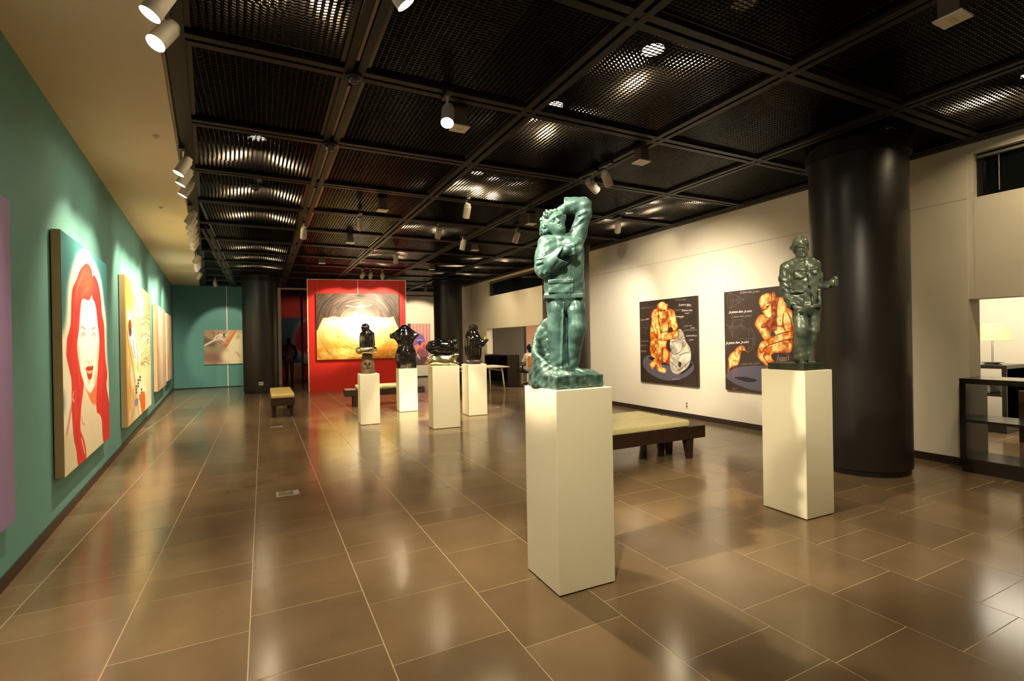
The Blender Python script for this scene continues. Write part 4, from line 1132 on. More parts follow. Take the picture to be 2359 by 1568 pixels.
s.cone(q(455, 470, -.085), q(440, 810, -.082), .004, .004, .006); s.cone(q(462, 470, -.09), q(447, 815, -.09), .004, .004, .004, sub=True)
for a, b, w_ in ((q(215, 545, -.095), q(330, 520, -.10), .007), (q(208, 575, -.09), q(300, 552, -.125), .009), (q(230, 650, -.09), q(290, 570, -.13), .009), (q(265, 650, -.11), q(330, 570, -.145), .008), (q(300, 640, -.12), q(350, 560, -.16), .007),
                  (q(540, 250, -.035), q(480, 300, -.03), .009), (q(560, 200, -.035), q(500, 230, -.04), .008), (q(500, 420, -.04), q(450, 470, -.06), .007), (q(530, 470, -.04), q(470, 560, -.07), .007)):
    s.cone(a, b, w_, w_ * .5, .014)
    a2 = (a[0] + .012, a[1] - .008, a[2] - .016); b2 = (b[0] + .012, b[1] - .008, b[2] - .016)
    s.cone(a2, b2, w_ * .8, w_ * .4, .012, sub=True)
fj = lambda X, Y, Z: .0013 * np.sin(62 * X - 70 * Z + 2.2 * np.sin(25 * Z)) + .0007 * np.sin(120 * X + 40 * Z + 80 * Y)
jk = link_mesh('jacket', s.mesh('jacket', .0045, fj), M['bronze'], ST)
# hands
s = SDF()
s.chain([q(385, 520, -.128), q(418, 500, -.138), q(450, 505, -.13)], [.022, .026, .022], .012)
for i, (x, y) in enumerate(((500, 492), (505, 508), (500, 524), (488, 536))): s.chain([q(445, 494 + i * 11, -.135), q(475, (490 + y + i * 9) / 2, -.142), q(x, y + 8, -.118)], [.0095, .0088, .0075], .004)
s.chain([q(420, 485, -.14), q(450, 474, -.13), q(472, 474, -.115)], [.011, .010, .008], .005)
link_mesh('hand', s.mesh('hand', .0035), M['bronze'], ST)
s = SDF()
s.chain([q(425, 148, 0), q(392, 168, .005), q(360, 182, .012)], [.026, .024, .022], .012)
for i in range(4): s.chain([q(362, 172 + i * 10, .012 + i * .008), q(328, 180 + i * 9, .02 + i * .01), q(300, 192 + i * 9, .03 + i * .01)], [.011, .010, .008], .004)
link_mesh('hand', s.mesh('hand', .0035), M['bronze'], ST)
# head
s = SDF(); tl = -.42
s.cone(q(385, 395, -.01), q(362, 330, -.015), .038, .036, .02)
s.ball(q(345, 270, -.018), (.058, .062, .076), .02, rot=tl); s.ball(q(375, 315, -.045), (.036, .034, .034), .025, rot=tl)
s.cone(q(355, 245, -.076), q(369, 278, -.090), .006, .0085, .006); s.ball(q(372, 283, -.084), (.011, .009, .0075), .004)
for x, y in ((325, 268), (368, 240)): s.ball(q(x, y, -.080), (.019, .016, .013), .006, rot=tl, sub=True); s.ball(q(x + 1, y + 2, -.066), (.0135, .012, .0095), .002, rot=tl)
s.cone(q(306, 262, -.068), q(335, 246, -.080), .007, .008, .008); s.cone(q(352, 236, -.08), q(384, 224, -.07), .008, .007, .008)
s.ball(q(381, 299, -.080), (.017, .010, .0055), .003, rot=.45); s.ball(q(386, 310, -.077), (.015, .010, .006), .003, rot=.45); s.cone(q(371, 311, -.089), q(396, 298, -.087), .003, .003, .001, sub=True)
s.ball(q(390, 325, -.066), (.020, .016, .014), .012)
hd = link_mesh('head', s.mesh('head', .0033), M['bronze'], ST)
s = SDF()
s.ball(q(318, 255, .022), (.072, .070, .078), .02, rot=tl); s.ball(q(262, 300, .0), (.026, .05, .055), .02, rot=tl)
rh = np.random.default_rng(3)
for x, y in ((245, 240), (250, 275), (245, 310), (262, 338), (268, 210), (290, 192), (318, 186), (345, 184), (368, 190), (388, 202), (402, 222), (408, 245), (280, 225), (310, 205), (340, 204), (366, 212), (272, 262), (278, 300), (285, 330), (296, 240), (325, 222), (350, 218)):
    s.ball(q(x, y, -.05 + rh.random() * .03 if 255 < x < 400 else -.015), (.015 + rh.random() * .006, .016, .013), .006, rot=rh.random() * 3)
hw = lambda X, Y, Z: .0028 * np.sin(190 * X + 3 * np.sin(90 * Z)) * np.sin(170 * Z + 2 * np.sin(110 * X) + 60 * Y)
link_mesh('hair', s.mesh('hair', .0036, hw), M['bronze'], hd)

# ---------------------------------------------------------------- grey-green statue with cap
S2 = sculpt('bronze_statue', 'grey-green bronze statue of a standing man in cap and buttoned tunic, barefoot', 5.40, 2.70, 1.205)
def g(cx, cy, v=0.0): return ((cx - 418) * .000741, v, (1438 - cy) * .000852)
az2 = math.atan2(5.40 - CAM.x, 2.70)
MB().box(-.150, .150, -.165, .165, 0, .056).build('statue_plinth', mat('dark_bronze', lin((58, 66, 54)), .4, metal=.4, noise=.4, scale=10), S2, bevel=.004).rotation_euler = (0, 0, az2 - .03)
s = SDF()
s.chain([g(455, 830, -.01), g(458, 940, -.03), g(468, 1045, -.045), g(458, 1180, -.025), g(455, 1325, -.02)], [.058, .055, .051, .049, .051], .010)
s.chain([g(598, 830, .02), g(596, 940, .02), g(588, 1050, .015), g(550, 1190, .04), g(532, 1330, .045)], [.047, .044, .041, .036, .034], .010)
s.ball(g(520, 820, .0), (.10, .07, .06), .03); s.ball(g(482, 1020, -.066), (.034, .024, .06), .04)
fd2 = lambda X, Y, Z: .0014 * np.sin(95 * Z + 50 * X) * np.exp(-((Z - .33) / .06) ** 2) + .0015 * np.sin(80 * X + 30 * Z) + .002 * np.sin(110 * Z - 40 * X) * np.exp(-((Z - .13) / .04) ** 2)
link_mesh('trousers', s.mesh('trousers', .0045, fd2), M['bronze_grey'], S2)
for (a, b, n_) in ((g(455, 1345, -.02), g(475, 1366, -.085), 0), (g(535, 1345, .03), g(562, 1362, -.02), 1)):
    s = SDF(); s.cone(a, b, .028 if n_ == 0 else .02, .016 if n_ == 0 else .010, .01)
    for i in range(5): s.cone((b[0] - .02 + i * .010, b[1] + .004 * abs(i - 1), b[2]), (b[0] - .022 + i * .0115, b[1] - .022 + .005 * i, b[2] - .003), .0075 if i else .009, .0065, .003)
    link_mesh('foot', s.mesh('foot', .0035), M['bronze_grey'], S2)
s = SDF()
s.chain([g(520, 800, .005), g(515, 680, .0), g(508, 560, -.005), g(500, 450, .0), g(488, 400, .0)], [.106, .094, .096, .100, .082], .03, sv=.68)
s.box(g(520, 812, .005), (.104, .074, .014), .005, .025)
s.cone(g(325, 402, .005), g(470, 368, .0), .044, .038, .03); s.cone(g(612, 402, .01), g(500, 368, .0), .042, .038, .03)
s.chain([g(318, 425, .0), g(305, 520, .0), g(318, 640, -.01)], [.045, .042, .041], .02); s.chain([g(320, 645, -.012), g(352, 730, -.045), g(392, 800, -.075)], [.041, .040, .042], .016)
s.cone(g(400, 812, -.08), g(412, 838, -.092), .034, .036, .004, sub=True)
s.chain([g(606, 425, .015), g(635, 510, .05), g(645, 590, .06)], [.040, .037, .036], .02); s.chain([g(640, 610, .055), g(690, 615, .02), g(735, 615, -.01)], [.036, .035, .036], .014)
s.cone(g(745, 612, -.015), g(762, 606, -.02), .029, .030, .004, sub=True)
s.chain([g(440, 345, -.02), g(480, 358, -.058), g(520, 348, -.045)], [.016, .015, .014], .008)
s.box(g(462, 500, -.078), (.040, .010, .033), .005, .005, ry=-.05); s.box(g(462, 455, -.084), (.042, .010, .010), .005, .003, ry=-.05); s.box(g(600, 470, -.060), (.026, .010, .03), .005, .005); s.box(g(600, 450, -.066), (.028, .010, .009), .004, .003, ry=.25)
s.box(g(430, 755, -.074), (.050, .012, .050), .006, .006); s.box(g(432, 668, -.076), (.050, .013, .012), .005, .003); s.box(g(648, 730, -.03), (.012, .05, .07), .006, .006)
s.chain([g(508, 372, -.072), g(545, 560, -.082), g(562, 640, -.082), g(580, 810, -.082)], [.005, .005, .005, .005], .005); s.chain([g(517, 372, -.078), g(552, 560, -.09), g(570, 640, -.09), g(592, 815, -.088)], [.004] * 4, .003)
for y in (430, 520, 610, 700): s.ball(g(528 + (y - 430) * .14, y, -.090), (.006, .005, .006), .002)
for a, b, w_ in ((g(290, 540, -.045), g(360, 560, -.03), .007), (g(300, 590, -.045), g(375, 630, -.035), .008), (g(310, 690, -.05), g(390, 660, -.05), .008), (g(340, 740, -.085), g(400, 720, -.08), .007), (g(640, 520, .02), g(665, 560, .03), .008)):
    s.cone(a, b, w_ * .7, w_ * .3, .012); s.cone((a[0], a[1] - .004, a[2] - .016), (b[0], b[1] - .004, b[2] - .016), w_ * .55, w_ * .25, .01, sub=True)
fj2 = lambda X, Y, Z: .0014 * np.sin(80 * X - 60 * Z + 2 * np.sin(30 * Z)) + .0012 * np.sin(100 * Z + 90 * X)
link_mesh('tunic', s.mesh('tunic', .0045, fj2), M['bronze_grey'], S2)
s = SDF()
s.chain([g(402, 806, -.085), g(432, 832, -.10)], [.022, .026], .01)
for i in range(4): s.chain([g(428 + i * 9, 842 - i * 5, -.105), g(440 + i * 11, 862 - i * 2, -.115), g(450 + i * 14, 880 - i * 4, -.105)], [.009, .0085, .007], .004)
s.chain([g(440, 815, -.11), g(468, 842, -.118), g(488, 868, -.115)], [.010, .009, .007], .004)
link_mesh('hand', s.mesh('hand', .0033), M['bronze_grey'], S2)
s = SDF()
s.cone(g(740, 612, -.012), g(765, 600, -.022), .022, .024, .01).ball(g(778, 592, -.028), (.026, .024, .034), .01)
for i in range(4): s.chain([g(790, 560 + i * 20, -.035), g(815, 562 + i * 20, -.048), g(802, 566 + i * 20, -.062)], [.0095, .0092, .008], .004)
s.chain([g(775, 560, -.04), g(795, 545, -.055), g(815, 556, -.06)], [.010, .009, .008], .004)
link_mesh('hand', s.mesh('hand', .0033), M['bronze_grey'], S2)
s = SDF()
s.cone(g(478, 355, -.005), g(472, 300, -.008), .038, .036, .02); s.ball(g(478, 240, -.01), (.049, .058, .075), .02); s.ball(g(494, 295, -.03), (.034, .036, .040), .025)
s.cone(g(497, 238, -.066), g(502, 266, -.078), .0055, .0075, .005); s.ball(g(503, 270, -.073), (.010, .009, .0075), .004)
for x in (474, 520): s.ball(g(x, 242, -.070 if x < 500 else -.062), (.015, .012, .010), .008, sub=True); s.ball(g(x, 244, -.056), (.011, .009, .008), .003)
s.cone(g(455, 228, -.062), g(487, 230, -.072), .006, .006, .006); s.cone(g(507, 230, -.068), g(532, 228, -.052), .006, .006, .006)
s.ball(g(500, 292, -.068), (.015, .008, .004), .003); s.ball(g(500, 303, -.066), (.013, .008, .0045), .003); s.cone(g(486, 298, -.076), g(515, 298, -.073), .0028, .0028, .001, sub=True); s.ball(g(500, 320, -.058), (.018, .016, .013), .012)
s.ball(g(412, 250, .01), (.012, .02, .025), .006)
hd = link_mesh('head', s.mesh('head', .0033), M['bronze_grey'], S2)
s = SDF()
s.ball(g(468, 178, -.005), (.057, .062, .056), .012); s.chain([g(414, 204, -.01), g(442, 208, -.042), g(490, 202, -.054), g(530, 198, -.036), g(540, 194, .0)], [.012, .012, .012, .012, .011], .012); s.ball(g(440, 215, .03), (.058, .05, .03), .02)
s.ball(g(408, 225, .01), (.014, .03, .04), .012); s.ball(g(542, 225, .01), (.010, .03, .035), .01); s.box(g(466, 125, -.01), (.006, .04, .010), .004, .006)
link_mesh('cap', s.mesh('cap', .0036), M['bronze_grey'], hd)

# ---------------------------------------------------------------- glazed black figures
GB = 'glazed black sculptures on white plinths'
e = sculpt('ceramic_sculpture', 'crouching black figure on a silver ring and a carved brown stone', 3.06, 9.45, .918, 'sculpture', GB)
def c3(cx, cy, v=0.0): return ((cx - 405) * .000667, v, (1452 - cy) * .000695)
s = SDF(); s.chain([c3(408, 1430), c3(400, 1250), c3(392, 1000), c3(390, 930)], [.128, .118, .088, .080], .03)
s.ball(c3(395, 1200, -.11), (.035, .03, .05), .02); s.ball(c3(385, 1150, -.10), (.05, .02, .02), .02); s.ball(c3(330, 1220, -.11), (.03, .02, .03), .02, sub=True); s.ball(c3(450, 1220, -.11), (.03, .02, .03), .02, sub=True); s.ball(c3(400, 1320, -.12), (.04, .02, .015), .02, sub=True)
link_mesh('stone_base', s.mesh('stone_base', .008, lambda X, Y, Z: .003 * np.sin(40 * X + 30 * Z) * np.sin(35 * Y + 1), 0.0), M['stone_brown'], e)
s = SDF(); R_ = .125; T_ = np.linspace(0, 2 * np.pi, 15)
for i, (a, b) in enumerate(zip(T_[:-1], T_[1:])): s.cone((R_ * math.cos(a) - .022, R_ * math.sin(a), .435), (R_ * math.cos(b) - .022, R_ * math.sin(b), .435), .062 + .006 * math.sin(i * 2.3), .062 + .006 * math.sin((i + 1) * 2.3), .02)
s.ball((-.022, 0, .435), (.10, .10, .05), .02)
link_mesh('silver_ring', s.mesh('silver_ring', .007), M['silver'], e)
s = SDF(); s.chain([c3(392, 700), c3(392, 560), c3(395, 430, .01), c3(385, 365, .01)], [.118, .118, .112, .082], .04); s.cone(c3(560, 380, .01), c3(575, 690, .02), .022, .024, .025); s.cone(c3(240, 400, -.03), c3(225, 690, -.03), .028, .026, .03)
for x in (300, 430, 500): s.cone(c3(x, 430, -.108), c3(x - 10, 690, -.122), .006, .006, .02, sub=True)
link_mesh('robe', s.mesh('robe', .007), M['gloss_black'], e)
s = SDF(); s.ball(c3(352, 235, -.02), (.070, .068, .066), .01); s.ball(c3(300, 290, -.06), (.035, .03, .04), .02)
for i in range(9): a = -.3 + i * .45; s.ball(c3(352 + 95 * math.cos(a), 215 - 85 * math.sin(a), -.04), (.018, .022, .014), .006)
s.ball(c3(345, 150, -.04), (.05, .04, .016), .006); s.ball(c3(385, 285, -.05), (.012, .02, .018), .005)
link_mesh('head', s.mesh('head', .006), M['gloss_black'], e)

e = sculpt('ceramic_sculpture', 'black headless torso with peaked shoulders and sturdy hips on a pedestal', 4.105, 10.685, .916, 'sculpture', GB)
def c4_(cx, cy, v=0.0): return ((cx - 1455) * .000795, v, (1318 - cy) * .000813)
s = SDF()
s.cone(c4_(1420, 205), c4_(1110, 432), .042, .042, .04, sv=1.0); s.cone(c4_(1420, 205), c4_(1760, 415), .042, .030, .04); s.ball(c4_(1075, 445), (.045, .045, .058), .02); s.ball(c4_(1050, 400, -.03), (.022, .02, .018), .01); s.ball(c4_(1420, 230), (.07, .07, .05), .04)
s.chain([c4_(1430, 320), c4_(1432, 430), c4_(1438, 560), c4_(1445, 720)], [.085, .165, .170, .126], .05, sv=.65)
s.cone(c4_(1130, 450), c4_(1300, 520), .045, .09, .04); s.cone(c4_(1770, 425), c4_(1580, 520), .024, .09, .04)
s.chain([c4_(1445, 720), c4_(1450, 860), c4_(1450, 1000), c4_(1450, 1120)], [.125, .19, .212, .190], .05, sv=.7)
s.chain([c4_(1300, 960, -.03), c4_(1310, 1120, -.04), c4_(1315, 1270, -.03)], [.105, .098, .082], .03); s.chain([c4_(1600, 960, -.03), c4_(1610, 1120, -.04), c4_(1612, 1270, -.03)], [.105, .102, .088], .03)
s.ball(c4_(1530, 1060, -.12), (.06, .05, .13), .03); s.cone(c4_(1400, 900, -.14), c4_(1490, 1140, -.16), .012, .010, .02, sub=True); s.cone(c4_(1650, 940, -.12), c4_(1640, 1150, -.13), .012, .01, .02, sub=True); s.cone(c4_(1460, 1330, 0), c4_(1455, 1240, 0), .034, .026, .01, sub=True); s.cone(c4_(1460, 1330, -.15), c4_(1455, 1240, -.15), .034, .026, .01, sub=True); s.cone(c4_(1460, 1300, -.2), c4_(1460, 1290, .2), .03, .03, .01, sub=True)
s.cone(c4_(1430, 520, -.14), c4_(1440, 720, -.10), .010, .010, .03, sub=True)
link_mesh('torso', s.mesh('torso', .008, None, 0.0), M['gloss_black'], e)

e = sculpt('ceramic_sculpture', 'black reclining figure stacked on a silver reclining figure', 4.13, 8.27, 1.073, 'sculpture', GB)
def c5(cx, cy, v=0.0): return ((cx - 565) * .000645, v, (1232 - cy) * .000652)
def lying(top, bot, fn, mat_, name):
    s = SDF(); hgt = bot - top; cy_ = (top + bot) / 2; r = hgt * .000652 / 2
    s.chain([fn(330, cy_), fn(520, cy_ - 5), fn(700, cy_), fn(790, cy_ + 5)], [r * .98, r, r * .92, r * .8], .05); s.ball(fn(250, cy_ + 10, -.02), (r * .80, r * .85, r * .86), .02)
    for i in range(7):
        a = 1.2 + i * .5; s.ball(fn(250 + 100 * math.cos(a), cy_ - 10 - hgt * .36 * math.sin(a), -.07), (.022, .024, .018), .01)
    s.ball(fn(330, cy_ + hgt * .1, -r * .8), (.07, .03, .04), .02); s.ball(fn(290, cy_ - hgt * .15, -r * .8), (.03, .02, .014), .008); s.ball(fn(600, cy_ + hgt * .15, -r * .9), (.10, .02, .05), .03)
    for y0, dy in ((cy_ - hgt * .36, 0), (cy_ + hgt * .22, 1)):
        s.chain([fn(790, y0 + hgt * .06, -.04), fn(870, y0, -.05), fn(945, y0 - hgt * .06 + dy * hgt * .12, -.06)], [.040, .036, .024], .02); s.ball(fn(900, y0 + hgt * .08, -.06), (.03, .03, .03), .015)
    link_mesh(name, s.mesh(name, .0065, None, 0.0), mat_, e)
lying(925, 1240, c5, M['silver'], 'silver_figure'); lying(548, 930, c5, M['gloss_black'], 'black_figure')

e = sculpt('ceramic_sculpture', 'robed black figure standing on brown feet and offering a small gold heap', 5.15, 9.365, 1.02, 'sculpture', GB)
def c6_(cx, cy, v=0.0): return ((cx - 1395) * .000757, v, (1195 - cy) * .000759)
s = SDF(); s.ball(c6_(1230, 1130, -.02), (.058, .09, .05), .01); s.ball(c6_(1450, 1130, -.05), (.13, .11, .05), .01); s.box(c6_(1390, 1150), (.14, .10, .035), .03, .03)
link_mesh('clay_feet', s.mesh('clay_feet', .007, None, 0.0), M['clay'], e)
s = SDF(); s.chain([c6_(1392, 1040), c6_(1392, 900), c6_(1382, 700), c6_(1372, 520), c6_(1375, 400)], [.142, .160, .172, .162, .115], .05, sv=.8)
s.chain([c6_(1500, 520, -.05), c6_(1600, 650, -.08), c6_(1620, 650, -.09)], [.075, .07, .06], .03); s.chain([c6_(1590, 640, -.08), c6_(1690, 590, -.09), c6_(1775, 565, -.09)], [.07, .04, .018], .025); s.cone(c6_(1600, 560, -.08), c6_(1765, 562, -.09), .022, .014, .01)
for x, y0, y1 in ((1230, 560, 1000), (1310, 560, 1020), (1400, 560, 1030), (1480, 760, 1000)): s.cone(c6_(x, y0, -.135), c6_(x + 6, y1, -.14), .010, .010, .03, sub=True)
s.chain([c6_(1290, 700, -.12), c6_(1310, 540, -.135), c6_(1390, 520, -.14), c6_(1400, 620, -.14)], [.014, .016, .014, .01], .015)
link_mesh('robe', s.mesh('robe', .007, None, .06), M['gloss_black'], e)
s = SDF(); s.ball(c6_(1390, 245, -.01), (.088, .088, .082), .01)
for i in range(12): a = -.2 + i * .32; s.ball(c6_(1390 + 108 * math.cos(a), 240 - 80 * math.sin(a), -.03), (.022, .026, .018), .006)
for x in (1330, 1390, 1450): s.ball(c6_(x, 190, -.07), (.024, .02, .018), .006)
link_mesh('head', s.mesh('head', .006), M['gloss_black'], e)
s = SDF()
for x, y, r in ((1660, 525, .022), (1700, 530, .022), (1735, 525, .018), (1680, 490, .022), (1715, 490, .018), (1668, 440, .020), (1690, 465, .016)): s.ball(c6_(x, y, -.09 + .01 * math.sin(x)), (r, r, r * 1.1), .004)
link_mesh('gold_heap', s.mesh('gold_heap', .005), M['gold'], e)
# ================================================================== FURNITURE
def bench(loc, rz, length, width, label, in0, in1, cush):
    e = empty('bench', (loc[0], loc[1], 0), rz)
    tag(e, label, 'bench', 'low dark benches with leather pads')
    a, b = length / 2, width / 2
    MB().box(-a, a, -b, b, .25, .40).build('frame', M['wood_dark'], e, bevel=.004, seg=1)
    for sx in (-1, 1):
        for sy in (-1, 1):
            x, y = sx * (a - .21), sy * (b - .06)
            MB().taper((x - sx * .012, y, .001), (.033, .026), (x - sx * .03, y, .25), (.058, .04)).build('leg', M['wood_dark'], e)
    c = MB().box(-a + in0, a - in1, -b + .004, b - .004, .402, .485).build('cushion', cush, e, bevel=.032, seg=4); c.data.shade_smooth()
    return e
bench((5.335, 4.67), 0, 1.77, .46, 'low bench with cream cushion behind the tall pedestal, the one nearer the viewer', .22, .25, M['cushion'])
bench((5.335, 5.15), 0, 1.77, .46, 'low bench with cream cushion pushed against the back of the front bench', .22, .25, M['cushion'])
bench((1.665, 11.9), math.pi / 2, 1.75, .44, 'bench seen end-on with a glossy tan cushion in the middle of the floor', -.004, -.004, M['cushion_tan'])
bench((3.93, 12.1), -.06, 1.85, .5, 'dark bench with a cream cushion in front of the red partition', .26, .26, M['cushion'])

# open black consoles standing in the wall openings
def console(loc, w, ln, h, label, back=False, div=()):
    """w across (x), ln along (y); end panel at y = 0"""
    e = empty('console_shelf', loc); tag(e, label, 'shelf')
    m = M['black_lacquer']; t = .055
    MB().box(0, w, 0, ln, h - t, h).build('top', m, e, bevel=.003, seg=1)
    for y in (0, ln - t): MB().box(0, w, y, y + t, .12, h - t).build('side_panel', m, e)
    MB().box(.004, w, t, ln - t, h * .535, h * .565).build('shelf_board', m, e)
    MB().box(.004, w, t, ln - t, .12, .15).build('shelf_board', m, e)
    MB().box(.012, w - .01, .012, ln - .012, 0.001, .12).build('kick_plinth', m, e)
    for d in div: MB().box(.01, w, d, d + .03, .15, h - t).build('divider', m, e)
    if back: MB().box(w - .02, w - .004, t, ln - t, .15, h - t).build('back_panel', m, e)
    return e
console((8.02, -.75, 0), .5, 3.37, 1.0, 'black open console shelf in the near wall opening, cut off by the frame edge', div=(.9,))
console((8.2, 14.04, 0), .42, 1.82, 1.02, 'black reception counter with niches in the far office opening', back=True, div=(.75,))
cl = console((10.97, 3.22, 0), .62, 1.9, 1.0, 'black open counter carrying the table lamp in the lit office')
MB().box(.02, .6, .0, .03, .12, .95).build('end_panel', M['black_lacquer'], cl)

e = empty('table_lamp', (11.22, 3.46, 1.0)); tag(e, 'slim table lamp with a wide pale pleated shade in the bright office', 'lamp')
MB().lathe([(0, 0), (.10, 0), (.10, .012), (.012, .02), (.010, .40), (0, .40)], n=24).build('stand', M['alu'], e, smooth=True)
sh = MB(); n_ = 48; prof = ((.25, .36), (.245, .37), (.11, .62))
for r, z in prof:
    for i in range(n_):
        t = 2 * math.pi * i / n_; rr_ = r * (1 + .012 * (-1) ** i); sh.v.append((rr_ * math.cos(t), rr_ * math.sin(t), z))
for k in range(2):
    for i in range(n_): sh.f.append((k * n_ + i, k * n_ + (i + 1) % n_, (k + 1) * n_ + (i + 1) % n_, (k + 1) * n_ + i))
so = sh.build('shade', mat('lampshade', lin((206, 190, 150)), .8), e); md = so.modifiers.new('thick', 'SOLIDIFY'); md.thickness = .004
b_ = MB().lathe([(0, .013), (.05, .013), (.13, .03), (.14, .035), (.05, .02)], n=20).build('tray', M['alu'], e, smooth=True)
e = empty('storage_box', (11.1, 3.45, .566)); tag(e, 'patterned silver-grey box on the counter shelf under the lamp', 'box')
MB().box(0, .4, 0, .55, 0, .16).build('box', mat('box_pattern', lin((214, 204, 180)), .6, col2=lin((128, 118, 100)), noise=.4, scale=30), e, bevel=.015)
MB().box(-.005, .405, -.005, .555, .16, .185).build('lid', mat('box_lid', lin((226, 216, 194)), .6, noise=.2, scale=24), e, bevel=.008)
e = empty('wooden_board', (8.62, 2.2, .0)); tag(e, 'narrow brown wooden board leaning behind the near console', 'board')
MB().hexa([(0, .0, .001), (.03, .0, .001), (.03, .14, .001), (0, .14, .001), (.02, .09, .85), (.05, .09, .85), (.05, .15, .85), (.02, .15, .85)]).build('board', mat('brown_board', lin((112, 78, 46)), .5, noise=.2, scale=10), e)

# far office: white table, swivel chair, seated person
e = empty('trestle_table', (7.0, 13.45, 0)); tag(e, 'white table with splayed legs behind the far pedestals', 'table')
MB().box(-.62, .68, -.6, .55, .70, .735).build('table_top', M['plate'], e, bevel=.004, seg=1)
for sx in (-1, 1):
    for sy in (-1, 1):
        MB().cyl((sx * .50, sy * .45, .70), (sx * .56, sy * .51, .001), .024, .020, 14).build('leg', M['plate'], e, smooth=True)
    MB().box(sx * .52 - .014, sx * .52 + .014, -.46, .46, .60, .63).build('brace', M['plate'], e)

e = empty('office_chair', (8.96, 13.95, 0)); tag(e, 'black swivel chair with an orange back panel in the far office', 'chair')
MB().box(-.24, .24, -.24, .24, .43, .50).build('seat', M['black'], e, bevel=.03, seg=3)
MB().box(-.2, .2, -.27, -.235, .66, .98).build('backrest', mat('orange_back', lin((214, 122, 40)), .5), e, bevel=.012)
MB().cyl((0, 0, .1), (0, 0, .43), .028, n=12).build('gas_lift', M['alu'], e, smooth=True)
for i in range(5):
    t = i * 2 * math.pi / 5 + .3; p = (.28 * math.cos(t), .28 * math.sin(t))
    ba = MB().cyl((0, 0, .11), (p[0], p[1], .075), .022, .016, 8).build('base_arm', M['black'], e); MB().cyl((p[0] - .012, p[1], .03), (p[0] + .012, p[1], .03), .03, n=14).build('castor', M['black'], ba)
for sx in (-1, 1):
    MB().box(sx * .28 - .02, sx * .28 + .02, -.16, .14, .66, .69).build('armrest', M['black'], e); MB().box(sx * .28 - .012, sx * .28 + .012, -.02, .02, .47, .66).build('arm_post', M['black'], e)
MB().box(-.03, .03, -.27, -.24, .48, .68).build('back_stem', M['black'], e)
e = empty('person', (8.96, 13.97, 0)); tag(e, 'person with black hair and a white top seated in the far office, seen from behind', 'person')
s = SDF(); s.chain([(0, -.02, .56), (0, -.03, .72), (0, -.02, .9), (0, 0, 1.0)], [.15, .14, .16, .13], .05, sv=.65); s.chain([(-.15, 0, 1.0), (-.2, .06, .8), (-.16, .28, .74)], [.055, .048, .04], .03); s.chain([(.15, 0, 1.0), (.2, .06, .8), (.16, .28, .74)], [.055, .048, .04], .03); s.cone((0, 0, 1.05), (0, .01, 1.13), .05, .045, .03)
s.chain([(-.09, 0, .56), (-.1, .4, .57), (-.1, .42, .12)], [.085, .065, .045], .03); s.chain([(.09, 0, .56), (.1, .4, .57), (.1, .42, .12)], [.085, .065, .045], .03); s.ball((0, .02, 1.22), (.075, .09, .105), .02); s.ball((-.15, .33, .74), (.035, .05, .02), .02); s.ball((.15, .33, .74), (.035, .05, .02), .02)
s.cone((-.1, .44, .05), (-.1, .56, .04), .04, .03, .02); s.cone((.1, .44, .05), (.1, .56, .04), .04, .03, .02)
pb = link_mesh('body', s.mesh('body', .012, None, .005), mat('white_shirt', lin((226, 214, 200)), .8), e)
s = SDF(); s.ball((0, -.01, 1.24), (.095, .10, .11), .02); s.ball((0, -.06, 1.14), (.08, .05, .07), .03); link_mesh('hair', s.mesh('hair', .01), M['black'], pb)

# red standing figure in the lobby
e = empty('figure_sculpture', (2.25, 21.8, 0)); tag(e, 'glossy dark red standing figure behind the glazed door', 'sculpture')
s = SDF(); s.chain([(-.09, 0, .9), (-.09, -.02, .48), (-.09, 0, .08)], [.095, .065, .045], .03); s.chain([(.09, 0, .9), (.09, -.02, .48), (.09, 0, .08)], [.095, .065, .045], .03); s.cone((-.09, .02, .05), (-.11, -.14, .03), .045, .032, .02); s.cone((.09, .02, .05), (.11, -.14, .03), .045, .032, .02)
s.chain([(0, 0, .92), (0, 0, 1.1), (0, 0, 1.35)], [.16, .14, .17], .05, sv=.6); s.cone((0, 0, 1.4), (0, 0, 1.52), .055, .05, .03); s.ball((0, -.01, 1.63), (.08, .095, .115), .02); s.ball((0, -.10, 1.62), (.014, .02, .02), .01)
for sx in (-1, 1):
    s.chain([(sx * .2, 0, 1.38), (sx * .27, .03, 1.1), (sx * .2, -.12, .9)], [.06, .048, .038], .03); s.ball((sx * .18, -.16, .88), (.03, .05, .035), .02)
link_mesh('figure', s.mesh('figure', .011, None, .002), mat('dark_red_lacquer', lin((120, 16, 16)), .15, coat=.5), e)
e = empty('display_box', (2.5, 23.2, 0)); tag(e, 'tan box standing on the floor behind the red figure', 'box')
MB().box(-.35, .35, -.2, .2, .001, .62).build('box', mat('tan_board', lin((190, 140, 96)), .7), e, bevel=.004, seg=1); MB().box(-.36, .36, -.21, .21, .62, .64).build('lid', M['trim_white'], e)

